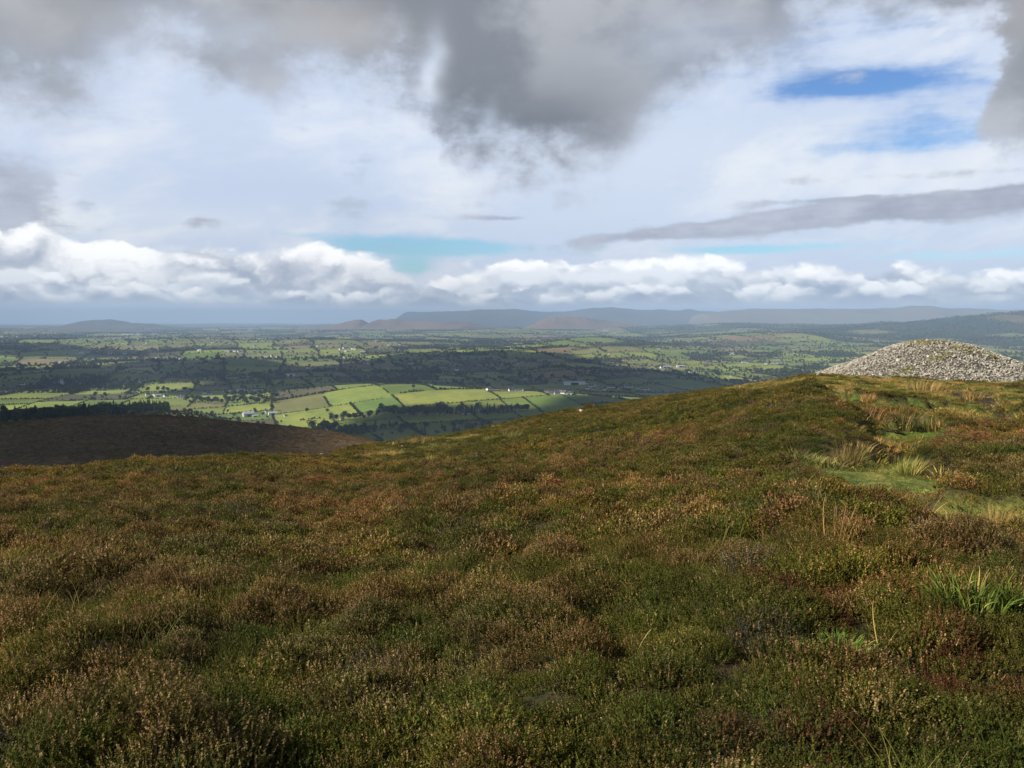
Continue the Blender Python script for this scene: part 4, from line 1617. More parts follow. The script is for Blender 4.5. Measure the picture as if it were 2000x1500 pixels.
    rad = 0.30 * (1 + 0.2 * g.normal(size=n))
    v = [(0, 0, 0)] + [(math.cos(k / n * 6.283) * rad[k] * 0.75, math.sin(k / n * 6.283) * rad[k] * 2.0, 0) for k in range(n)]
    f = [(0, 1 + k, 1 + (k + 1) % n) for k in range(n)]
    o = link('puddle', mesh_from('puddle', v, f, [mw]), (p[0], p[1], p[2] + 0.05))
    tag(o, kind='structure')
    # the little lake in the valley
    v = [(0, 0, 0)] + [(math.cos(k / n * 6.283) * 30 * (1 + 0.15 * math.sin(k * 2.1)), math.sin(k / n * 6.283) * 70 * (1 + 0.2 * math.sin(k * 1.3)), 0) for k in range(n)]
    o = link('lake', mesh_from('lake', v, f, [mw]), (POND[0], POND[1], POND[2] + 0.6))
    tag(o, kind='structure')


# ------------------------------------------------------------------ trees
def foliage_mat(name, rgb, var=0.3):
    m, N, b = material(name)
    oi = N.new('ShaderNodeObjectInfo')
    c = attr(N)
    hsv = N.new('ShaderNodeHueSaturation')
    N.put(hsv.inputs['Hue'], N.add(0.48, N.mul(oi.outputs['Random'], 0.035)))
    N.put(hsv.inputs['Value'], N.add(1 - var, N.mul(oi.outputs['Random'], 2 * var)))
    N.put(hsv.inputs['Color'], c)
    N.put(b.inputs['Base Color'], hsv.outputs[0])
    b.inputs['Roughness'].default_value = 0.8
    b.inputs['Specular IOR Level'].default_value = 0.1
    return m


def tri_leaf(T, g, p, n, size, col):
    a = perp(n, g)
    b = np.cross(n, a)
    T.tri(p + a * size, p - a * size * 0.6 + b * size * 0.8, p - a * size * 0.5 - b * size * 0.9, col)


def broadleaf(seed, h=11.0, w=4.6, cols=((0.040, 0.062, 0.022), (0.058, 0.075, 0.026), (0.050, 0.056, 0.024)), low=0.22, n=230, size=1.0):
    g = np.random.default_rng(seed)
    T = Tri()
    lobes = []
    for i in range(7):
        th = g.uniform(0, 6.283)
        q = g.uniform(0.1, 0.62)
        z = h * (low + (1 - low) * g.uniform(0.30, 0.80))
        lobes.append((np.array([math.cos(th) * w * q, math.sin(th) * w * q, z]), w * g.uniform(0.42, 0.62)))
    lobes.append((np.array([0, 0, h * 0.80]), w * 0.5))
    for i in range(n):
        c, r = lobes[g.integers(len(lobes))]
        d = unit(g.normal(size=3) + np.array([0, 0, 0.25]))
        p = c + d * r * g.uniform(0.72, 1.06) * np.array([1, 1, 0.95])
        p[2] = min(max(p[2], h * low * 0.6), h)
        col = np.array(cols[g.integers(len(cols))]) * g.uniform(0.75, 1.35)
        tri_leaf(T, g, p, unit(d + g.normal(size=3) * 0.6), size * g.uniform(0.7, 1.2), col)
    return T.arrays()


def conifer(seed, h=14.0, w=2.6, n=220, cols=((0.022, 0.036, 0.020), (0.030, 0.044, 0.022))):
    g = np.random.default_rng(seed)
    T = Tri()
    for i in range(n):
        s = g.random() ** 0.8
        z = h * (0.08 + 0.92 * s)
        r = w * (1 - s) ** 0.85 * g.uniform(0.45, 1.1) + 0.12
        th = g.uniform(0, 6.283)
        p = np.array([math.cos(th) * r, math.sin(th) * r, z - 0.25 * r])
        d = unit(np.array([math.cos(th), math.sin(th), 0.5]) + g.normal(size=3) * 0.4)
        tri_leaf(T, g, p, d, g.uniform(0.6, 1.1) * (0.55 + 0.6 * (1 - s)), np.array(cols[g.integers(len(cols))]) * g.uniform(0.7, 1.35))
    return T.arrays()


def trunk(h, r, limbs, seed):
    g = np.random.default_rng(seed)
    V, Fc = [], []

    def tube(a, b, ra, rb):
        d = unit(b - a)
        s = perp(d, g)
        t = np.cross(d, s)
        i0 = len(V)
        for c, rr in ((a, ra), (b, rb)):
            for k in range(6):
                q = k / 6 * 6.283
                V.append(c + s * math.cos(q) * rr + t * math.sin(q) * rr)
        for k in range(6):
            Fc.append((i0 + k, i0 + (k + 1) % 6, i0 + 6 + (k + 1) % 6, i0 + 6 + k))
    z0 = np.array([0, 0, -0.6])
    m1 = np.array([g.normal() * 0.15, g.normal() * 0.15, h * 0.35])
    m2 = np.array([g.normal() * 0.3, g.normal() * 0.3, h * 0.8])
    tube(z0, m1, r, r * 0.75)
    tube(m1, m2, r * 0.75, r * 0.3)
    for i in range(limbs):
        th = g.uniform(0, 6.283)
        q = g.uniform(0.1, 0.8)
        a = m1 + (m2 - m1) * q
        b = a + np.array([math.cos(th) * h * 0.22, math.sin(th) * h * 0.22, h * 0.2])
        tube(a, b, r * 0.35, r * 0.12)
    return np.array(V), Fc


TREES = {}
BARK = None


def build_tree_kinds():
    global BARK
    BARK = simple_mat('bark', (0.085, 0.070, 0.055), 0.9, 0.3, 2.0)
    mb, mc, ma = foliage_mat('broad_leaves', None), foliage_mat('conifer_needles', None, 0.22), foliage_mat('autumn_leaves', None)
    TREES['broad'] = []
    for j in range(6):
        v, f, c = broadleaf(600 + j, h=(11, 9, 12.5, 10, 8, 13)[j], w=(4.8, 4.6, 4.6, 5.4, 4.4, 5.4)[j])
        tv, tf = trunk((11, 9, 12.5, 10, 8, 13)[j], 0.30, 5, 640 + j)
        TREES['broad'].append((mesh_from('crown', v, f, [mb], c), mesh_from('trunk', tv, tf, [BARK])))
    TREES['tawny'] = []
    for j in range(3):
        v, f, c = broadleaf(620 + j, h=(8, 10, 7)[j], w=(4.2, 4.6, 4.0)[j], cols=((0.085, 0.080, 0.030), (0.105, 0.085, 0.036), (0.075, 0.060, 0.030)))
        tv, tf = trunk((8, 10, 7)[j], 0.26, 5, 660 + j)
        TREES['tawny'].append((mesh_from('crown', v, f, [ma], c), mesh_from('trunk', tv, tf, [BARK])))
    TREES['conifer'] = []
    for j in range(4):
        hh = (14, 12, 16, 11)[j]
        v, f, c = conifer(680 + j, hh, (2.7, 2.5, 3.0, 2.4)[j])
        tv, tf = trunk(hh, 0.22, 0, 690 + j)
        TREES['conifer'].append((mesh_from('crown', v, f, [mc], c), mesh_from('trunk', tv, tf, [BARK])))
    # hedge bushes: low, round to the ground
    TREES['bush'] = []
    for j in range(4):
        cols = (((0.042, 0.058, 0.022), (0.055, 0.066, 0.024)), ((0.060, 0.062, 0.026), (0.075, 0.066, 0.030)), ((0.038, 0.052, 0.022), (0.050, 0.060, 0.022)), ((0.080, 0.066, 0.034), (0.064, 0.058, 0.030)))[j]
        v, f, c = broadleaf(700 + j, h=4.2, w=2.5, cols=cols, low=0.02, n=70, size=0.75)
        TREES['bush'].append((v, f, c))


def crest_tan(a):
    """tangent of the lowest line of sight that clears the moor and the spur at bearing a"""
    t = -np.interp(a, NEAR[:, 0], NEAR[:, 1])
    tb = np.where((a > BROWN[0, 0]) & (a < R(-9)), -np.interp(a, BROWN[:, 0], BROWN[:, 1]), -9)
    return np.maximum(t, tb)


def shows(x, y, ztop):
    r = np.hypot(x, y)
    a = np.arctan2(x, y)
    return ((ztop - EYE) / r > crest_tan(a)) & (np.abs(a) < R(33))


TREE_N = [0]


def add_tree(kind, x, y, z, s, label, group, g):
    if TREE_N[0] >= 300:
        return
    TREE_N[0] += 1
    cr, tr = TREES[kind][g.integers(len(TREES[kind]))]
    e = bpy.data.objects.new('conifer_tree' if kind == 'conifer' else 'broadleaf_tree', None)
    e.empty_display_size = 0.5
    COL.objects.link(e)
    e.location = (x, y, z)
    e.rotation_euler = (0, 0, g.uniform(0, 6.28))
    e.scale = (s * g.uniform(0.9, 1.1), s * g.uniform(0.9, 1.1), s)
    link('crown', cr, parent=e)
    link('trunk', tr, parent=e)
    tag(e, label, 'tree', group)


def build_trees():
    g = np.random.default_rng(33)

    def belt(pts, n, kinds, s, label, group, jy=0):
        """trees along a line of photograph points, standing on the land seen there"""
        L = [0.0]
        for a, b in zip(pts[:-1], pts[1:]):
            L.append(L[-1] + math.hypot(b[0] - a[0], (b[1] - a[1])))
        for k in range(n):
            t = (k + g.uniform(0.1, 0.9)) / n * L[-1]
            X = np.interp(t, L, [q[0] for q in pts])
            Y = np.interp(t, L, [q[1] for q in pts]) + g.uniform(-jy, jy)
            p = pix_on(valley_h, X, Y, 200, 40000)
            if p is None:
                continue
            x, y = p[0], p[1]
            kind = kinds[g.integers(len(kinds))]
            add_tree(kind, x, y, float(plain_h(np.array([x]), np.array([y]))[0]), s * g.uniform(0.75, 1.2), label, group, g)
    # conifers and round trees behind the dark spur
    for k in range(50):
        X = 212 + (326 - 212) * (k + g.uniform(0.2, 0.8)) / 50
        d = ray(X, 800)
        y = g.uniform(1130, 1230)
        x = d[0] / d[1] * y
        add_tree('conifer', x, y, float(plain_h(np.array([x]), np.array([y]))[0]), g.uniform(0.95, 1.2), 'dark conifer in the close row behind the brown spur', 'conifer row behind the spur', g)
    for k in range(54):
        X = -30 + 245 * (k + g.uniform(0.1, 0.9)) / 54
        low = k % 2
        r = g.uniform(1180, 1260) if low else g.uniform(1350, 1420)
        a = azel(X, 800)[0]
        x, y = math.sin(a) * r, math.cos(a) * r
        z = float(plain_h(np.array([x]), np.array([y]))[0])
        if low:
            add_tree(('broad', 'broad', 'conifer')[k % 3], x, y, z, g.uniform(0.8, 1.2), 'dark tree in the shaded lower wood beyond the spur', 'lower wood behind the spur', g)
        else:
            add_tree('broad', x, y, z, g.uniform(0.9, 1.5), 'dark round tree in the shaded wood behind the spur', 'round trees behind the spur', g)
    # dark wood in front of the bright hill
    belt([(745, 812), (770, 810), (800, 812), (868, 814)], 30, ['broad'], 1.7, 'big dark round tree in the wood before the bright hill', 'dark wood before the bright hill', 3)
    belt([(640, 822), (700, 818), (745, 814)], 14, ['broad'], 1.1, 'dark tree on the shaded left edge of the wood', 'left edge of the dark wood', 2)
    belt([(868, 812), (905, 809), (930, 810), (955, 808)], 14, ['broad', 'broad', 'conifer'], 1.5, 'dark tree around the pale roofed house', 'trees round the pale roofed house', 3)
    belt([(950, 808), (985, 806), (1034, 802)], 24, ['conifer', 'broad'], 1.1, 'dark conifer in the strip right of the pale roofed house', 'conifer strip before the bright hill', 1.5)
    belt([(606, 843), (640, 842), (658, 840)], 14, ['conifer', 'conifer', 'broad'], 1.35, 'dark conifer in the clump at the end of the spur', 'conifer clump at the spur end', 3)
    belt([(680, 846), (720, 840), (770, 836)], 12, ['broad', 'conifer'], 1.0, 'dark small tree on the shaded lower field', 'trees on the shaded lower field', 5)
    # by the farm
    for X, Y, kind, s, lab in ((514, 833, 'broad', 0.8, 'lone dark round tree on the green field before the farm'), (566, 838, 'broad', 0.85, 'dark round tree beside the spur slope right of the farm'),
                               (547, 836, 'broad', 0.6, 'small green tree left of the dark round tree'), (413, 809, 'broad', 0.8, 'lone round tree in the field left of the barn'),
                               (445, 807, 'broad', 0.6, 'small round bushy tree between lone tree and barn'), (532, 803, 'broad', 1.15, 'big tree standing behind the white farm shed'),
                               (498, 805, 'broad', 0.75, 'tree behind the grey barn roof'), (514, 812, 'tawny', 0.8, 'tawny tree between the grey barn and the white shed'),
                               (522, 817, 'tawny', 0.6, 'low tawny tree in front of the farm yard'), (600, 806, 'broad', 0.9, 'light green tree where the hedges meet below the bright hill'),
                               (640, 806, 'broad', 0.8, 'green tree in the gorse slope under the bright hill'), (185, 785, 'tawny', 0.95, 'tawny round tree in the left green fields'),
                               (808, 760, 'tawny', 0.9, 'yellow green sunlit tree beside the little lake'), (1040, 764, 'tawny', 1.0, 'sunlit tree by the white bungalow behind the hill')):
        p = pix_on(valley_h, X, Y, 200, 40000)
        if p is not None:
            add_tree(kind, p[0], p[1], p[2], s, lab, None, g)
    belt([(362, 786), (420, 786), (470, 786), (540, 786)], 34, ['broad', 'broad', 'tawny'], 1.25, 'tree in the long sunlit belt beyond the farm', 'long belt beyond the farm', 3)
    belt([(440, 776), (500, 774), (545, 778)], 14, ['broad'], 1.25, 'tree in the short back belt below the white houses', 'back belt below the white houses', 3)
    belt([(170, 757), (230, 758), (290, 762)], 18, ['broad'], 1.25, 'dark tree in the shaded grove behind the left green fields', 'shaded grove at left', 3)
    print('trees', TREE_N[0])


def merge_bushes(name, pts, scl, g, mats):
    V, Fc, C = [], [], []
    off = 0
    for (x, y, z), s in zip(pts, scl):
        v, f, c = TREES['bush'][g.integers(4)]
        a = g.uniform(0, 6.28)
        ca, sa = math.cos(a), math.sin(a)
        w = v * np.array([s, s, s * g.uniform(0.7, 1.2)])
        w = np.stack([w[:, 0] * ca - w[:, 1] * sa + x, w[:, 0] * sa + w[:, 1] * ca + y, w[:, 2] + z], axis=1)
        V.append(w)
        Fc.append(f + off)
        C.append(c * g.uniform(0.8, 1.2))
        off += len(v)
    return mesh_from(name, np.concatenate(V), np.concatenate(Fc), mats, np.concatenate(C))


def build_hedges():
    g = np.random.default_rng(55)
    rnd = random.Random(4)
    mh = foliage_mat('hedge_leaves', None, 0.15)
    far_p, far_w, far_s = [], [], []
    cand = []
    for (u0, v0, u1, v1, x, y, r), kind in zip(FIELDS, FKIND):
        for (a, b) in (((u0, v0), (u1, v0)), ((u0, v0), (u0, v1))):
            L = math.hypot(b[0] - a[0], b[1] - a[1])
            dens = rnd.choice((0.6, 0.85, 1.0, 1.05, 1.1))
            tall = rnd.choice((0.55, 0.75, 0.9, 1.2))
            if r < 2300:
                n = max(2, int(L / 2.5))
            else:
                n = max(2, int(L / min(30, 3.6 + (r - 2000) * 0.0028)))
            t = (np.arange(n) + g.uniform(0.1, 0.9, n)) / n
            uu = a[0] + (b[0] - a[0]) * t
            vv = a[1] + (b[1] - a[1]) * t
            keep = vnoise(t * L / 28.0, np.full(n, x * 0.01), 211) < (dens * 2 - 0.9)
            if not keep.any():
                continue
            xx, yy = warp_uv(uu[keep], vv[keep])
            xx = xx + g.normal(size=len(xx)) * 0.9
            yy = yy + g.normal(size=len(yy)) * 0.9
            zz = plain_h(xx, yy)
            k = shows(xx, yy, zz + 6)
            k &= (np.hypot(xx - POND[0], yy - POND[1]) > 85)
            if not k.any():
                continue
            xx, yy, zz = xx[k], yy[k], zz[k]
            if r < 2300 and len(xx) >= 3:
                cand.append((r, xx, yy, zz - 0.3, g.uniform(0.5, 1.05, len(xx)) * tall))
            else:
                q = g.random(len(xx))
                big = min(1.0, 0.12 + r / 12000)
                far_p.append(np.stack([xx, yy, zz - 0.4], axis=1))
                far_w.append(np.where(q < 0.55 * big, g.integers(0, 6, len(xx)), np.where(q < 0.62 * big + 0.03, 6 + g.integers(0, 3, len(xx)), 9 + g.integers(0, 4, len(xx)))))
                far_s.append(g.uniform(0.6, 1.1, len(xx)) * (1.0 + min(0.9, r / 16000)))
        # trees standing close in the wooded and rough pieces
        if kind in ('wood', 'rough'):
            area = (u1 - u0) * (v1 - v0)
            n = int(min(500, area / (min(40, 9 + r * 0.0028) ** 2) * (1.0 if kind == 'wood' else 0.28)))
            if n < 1:
                continue
            uu = g.uniform(u0, u1, n)
            vv = g.uniform(v0, v1, n)
            xx, yy = warp_uv(uu, vv)
            zz = plain_h(xx, yy)
            k = shows(xx, yy, zz + 8)
            if not k.any():
                continue
            xx, yy, zz = xx[k], yy[k], zz[k]
            con = rnd.random() < 0.55 and kind == 'wood'
            far_p.append(np.stack([xx, yy, zz - 0.4], axis=1))
            far_w.append(13 + g.integers(0, 4, len(xx)) if con else np.where(g.random(len(xx)) < (0.8 if kind == 'wood' else 0.25), g.integers(0, 6, len(xx)), 9 + g.integers(0, 4, len(xx))))
            far_s.append(g.uniform(0.7, 1.15, len(xx)))
    for (Xa, Xb, ra, rb, n) in ((-300, 215, 1020, 1430, 620), (205, 330, 1180, 1330, 120), (690, 1000, 1330, 1420, 60), (600, 700, 1300, 1420, 60)):
        X = g.uniform(Xa, Xb, n)
        rr = g.uniform(ra, rb, n)
        aa = np.array([azel(q, 800)[0] for q in X])
        xx, yy = np.sin(aa) * rr, np.cos(aa) * rr
        zz = plain_h(xx, yy)
        far_p.append(np.stack([xx, yy, zz - 0.4], axis=1))
        far_w.append(np.where(g.random(n) < 0.5, g.integers(0, 6, n), np.where(g.random(n) < 0.4, 13 + g.integers(0, 4, n), 9 + g.integers(0, 4, n))))
        far_s.append(g.uniform(0.7, 1.25, n))
    cand.sort(key=lambda q: q[0])
    near_h_n = 0
    for i, (r, xx, yy, zz, s) in enumerate(cand):
        if near_h_n < 290:
            near_h_n += 1
            c = np.array([xx.mean(), yy.mean(), zz.mean()])
            me = merge_bushes('hedge', np.stack([xx - c[0], yy - c[1], zz - c[2]], axis=1), s, g, [mh])
            o = link('hedge', me, tuple(c))
            a = math.degrees(math.atan2(c[0], c[1]))
            where = 'in the left green fields' if a < -14 else ('around the farm fields' if a < -8 else ('across the bright hill' if a < 3 else 'right of the bright hill'))
            tag(o, 'gappy dark green hedgerow ' + where, 'hedge', 'hedgerows ' + where)
        else:
            far_p.append(np.stack([xx, yy, zz], axis=1))
            far_w.append(9 + g.integers(0, 4, len(xx)))
            far_s.append(s)
    P, Wt, S = np.concatenate(far_p), np.concatenate(far_w), np.concatenate(far_s)
    mb = TREES['broad'][0][0].materials[0]
    pr = [bpy.data.objects.new('far_tree', t[0]) for t in TREES['broad']] + [bpy.data.objects.new('far_tree', t[0]) for t in TREES['tawny']]
    pr += [bpy.data.objects.new('far_bush', mesh_from('far_bush', v, f, [mh], c)) for v, f, c in TREES['bush']]
    pr += [bpy.data.objects.new('far_conifer', t[0]) for t in TREES['conifer']]
    n = len(P)
    o = scatter('woodland', P, np.stack([np.zeros(n), np.zeros(n), g.uniform(0, 6.28, n)], axis=1), np.stack([S * g.uniform(0.9, 1.2, n), S * g.uniform(0.9, 1.2, n), S], axis=1), Wt, pr)
    tag(o, kind='stuff')
    print('hedges', near_h_n, 'far trees', n)


build_cairn()
build_tufts()
build_tree_kinds()
build_trees()
build_hedges()


# ------------------------------------------------------------------ houses and farm buildings
HM = {}


def house_mats():
    HM['white'] = simple_mat('white_render', (0.78, 0.77, 0.73), 0.8, 0.06, 0.8)
    HM['cream'] = simple_mat('cream_render', (0.68, 0.58, 0.42), 0.8, 0.06, 0.8)
    HM['slate'] = simple_mat('slate_roof', (0.075, 0.078, 0.085), 0.6, 0.2, 0.9, 0.35)
    HM['tin'] = simple_mat('grey_sheet_roof', (0.38, 0.41, 0.46), 0.45, 0.12, 0.7, 0.5)
    HM['palewall'] = simple_mat('grey_block_wall', (0.40, 0.40, 0.39), 0.85, 0.12, 0.8)
    HM['glass'] = simple_mat('dark_window', (0.03, 0.035, 0.04), 0.15, 0.1, 1.0, 0.5)
    HM['brick'] = simple_mat('red_brick', (0.30, 0.13, 0.085), 0.85, 0.15, 1.5)


def box(bm, x0, x1, y0, y1, z0, z1, mi=0):
    vs = [bm.verts.new((x, y, z)) for z in (z0, z1) for y in (y0, y1) for x in (x0, x1)]
    for f in ((0, 2, 3, 1), (4, 5, 7, 6), (0, 1, 5, 4), (2, 6, 7, 3), (0, 4, 6, 2), (1, 3, 7, 5)):
        q = bm.faces.new([vs[i] for i in f])
        q.material_index = mi


def to_mesh(bm, name, mats):
    bmesh.ops.recalc_face_normals(bm, faces=bm.faces)
    me = bpy.data.meshes.new(name)
    bm.to_mesh(me)
    bm.free()
    for m in mats:
        me.materials.append(m)
    return me


def wall_bm(L, Wd, H, rise):
    bm = bmesh.new()
    vs = [bm.verts.new(p) for p in ((-L / 2, -Wd / 2, -1.5), (L / 2, -Wd / 2, -1.5), (L / 2, Wd / 2, -1.5), (-L / 2, Wd / 2, -1.5),
                                    (-L / 2, -Wd / 2, H), (L / 2, -Wd / 2, H), (L / 2, Wd / 2, H), (-L / 2, Wd / 2, H), (-L / 2, 0, H + rise), (L / 2, 0, H + rise))]
    for f in ((0, 1, 5, 4), (2, 3, 7, 6), (0, 4, 8, 7, 3), (1, 2, 6, 9, 5)):
        bm.faces.new([vs[i] for i in f])
    return bm


def roof_bm(L, Wd, H, rise, over=0.35, th=0.18, curved=False):
    bm = bmesh.new()
    n = 8 if curved else 2
    prof = []
    for k in range(n + 1):
        t = -1 + 2 * k / n
        y = t * (Wd / 2 + over)
        z = H + rise * ((1 - t * t) if curved else (1 - abs(t))) - (over * rise / (Wd / 2) if not curved and abs(t) == 1 else 0) + 0.03
        prof.append((y, z))
    low = [[bm.verts.new((x, y, z)) for y, z in prof] for x in (-L / 2 - over, L / 2 + over)]
    up = [[bm.verts.new((x, y, z + th)) for y, z in prof] for x in (-L / 2 - over, L / 2 + over)]
    for k in range(n):
        bm.faces.new((low[0][k], low[0][k + 1], low[1][k + 1], low[1][k]))
        bm.faces.new((up[0][k], up[1][k], up[1][k + 1], up[0][k + 1]))
        for e in (0, 1):
            bm.faces.new((low[e][k], low[e][k + 1], up[e][k + 1], up[e][k]))
    for k in (0, n):
        bm.faces.new((low[0][k], low[1][k], up[1][k], up[0][k]))
    return bm


KIND_DIM = {'cottage': (12, 6.5, 2.9, 3.0, 'white', 'slate', 2), 'house': (11, 7.5, 5.2, 3.2, 'white', 'slate', 2), 'bungalow': (17, 8, 2.9, 2.8, 'white', 'slate', 1),
            'cream': (13, 8, 3.2, 3.0, 'cream', 'slate', 1), 'terrace': (26, 7.5, 5.0, 2.8, 'white', 'slate', 4), 'barn': (19, 15, 5.2, 3.6, 'palewall', 'tin', 0),
            'shed': (17, 9, 4.0, 2.2, 'white', 'tin', 0), 'factory': (62, 22, 7.5, 2.4, 'white', 'tin', 0), 'hall': (30, 14, 5.5, 2.6, 'white', 'tin', 0), 'brick': (12, 7.5, 4.6, 3.0, 'brick', 'slate', 2)}
HCACHE = {}


def house_parts(kind):
    if kind in HCACHE:
        return HCACHE[kind]
    L, Wd, H, rise, wm, rm, nch = KIND_DIM[kind]
    walls = to_mesh(wall_bm(L, Wd, H, rise), 'wall', [HM[wm]])
    roof = to_mesh(roof_bm(L, Wd, H, rise, curved=(kind == 'barn')), 'roof', [HM[rm]])
    chs = []
    for k in range(nch):
        x = 0 if nch == 1 else -L / 2 + 0.6 + (L - 1.2) * k / (nch - 1)
        bm = bmesh.new()
        box(bm, x - 0.45, x + 0.45, -0.4, 0.4, H + rise - 0.5, H + rise + 1.2)
        box(bm, x - 0.18, x + 0.18, -0.18, 0.18, H + rise + 1.2, H + rise + 1.6)
        chs.append(to_mesh(bm, 'chimney', [HM[wm]]))
    wins = []
    if nch:
        nw = max(2, int(L / 3.2))
        for side in (-1, 1):
            for lev in range(2 if H > 4.4 else 1):
                for k in range(nw):
                    x = -L / 2 + L * (k + 0.5) / nw
                    bm = bmesh.new()
                    door = (k == nw // 2 and lev == 0)
                    y = side * (Wd / 2 + 0.02)
                    box(bm, x - 0.55, x + 0.55, y - 0.05, y + 0.05, 0.1 if door else 0.9 + 2.5 * lev, 2.1 + 2.5 * lev)
                    wins.append(('door' if door else 'window', to_mesh(bm, 'door' if door else 'window', [HM['glass']])))
    else:
        bm = bmesh.new()
        box(bm, -L * 0.18, L * 0.18, -Wd / 2 - 0.07, -Wd / 2 + 0.03, -0.5, H * 0.85)
        wins.append(('door', to_mesh(bm, 'door', [HM['glass']])))
    HCACHE[kind] = (walls, roof, chs, wins)
    return HCACHE[kind]


SMALL = {}


def small_house(kind):
    """one mesh for a building only a few pixels wide"""
    if kind in SMALL:
        return SMALL[kind]
    L, Wd, H, rise, wm, rm, nch = KIND_DIM[kind]
    bm = wall_bm(L, Wd, H, rise)
    r = roof_bm(L, Wd, H, rise, curved=(kind == 'barn'))
    tmp = bpy.data.meshes.new('tmp')
    for f in r.faces:
        f.material_index = 1
    r.to_mesh(tmp)
    r.free()
    bm.from_mesh(tmp)
    for k in range(nch):
        x = 0 if nch == 1 else -L / 2 + 0.6 + (L - 1.2) * k / (nch - 1)
        box(bm, x - 0.45, x + 0.45, -0.4, 0.4, H + rise - 0.5, H + rise + 1.3)
    if nch:
        nw = max(2, int(L / 3.2))
        for k in range(nw):
            x = -L / 2 + L * (k + 0.5) / nw
            for y in (-Wd / 2 - 0.03, Wd / 2 + 0.03):
                box(bm, x - 0.5, x + 0.5, y - 0.04, y + 0.04, 0.9, 2.1, 2)
    SMALL[kind] = to_mesh(bm, 'distant_house', [HM[wm], HM[rm], HM['glass']])
    return SMALL[kind]


def add_house(X, Y, kind, label, group=None, s=1.0, rot=None, parts=False, name=None):
    p = pix_on(valley_h, X, Y, 800, 40000)
    if p is None:
        return
    a = math.atan2(p[0], p[1])
    rz = -a + (rot if rot is not None else math.sin(X * 12.7 + Y * 3.1) * 0.7)
    z = float(plain_h(np.array([p[0]]), np.array([p[1]]))[0])
    nm = name or {'barn': 'barn', 'shed': 'shed', 'factory': 'factory', 'hall': 'shed'}.get(kind, 'house')
    if parts:
        e = bpy.data.objects.new(nm, None)
        COL.objects.link(e)
        w, r, ch, wi = house_parts(kind)
        link('wall', w, parent=e)
        ro = link('roof', r, parent=e)
        for c in ch:
            link('chimney', c, parent=ro)
        for n_, m_ in wi:
            link(n_, m_, parent=e)
    else:
        e = link(nm, small_house(kind))
    e.location = (p[0], p[1], z)
    e.rotation_euler = (0, 0, rz)
    e.scale = (s, s, s)
    tag(e, label, {'barn': 'barn', 'shed': 'shed', 'factory': 'factory', 'shed_': 'shed'}.get(nm, 'house'), group)


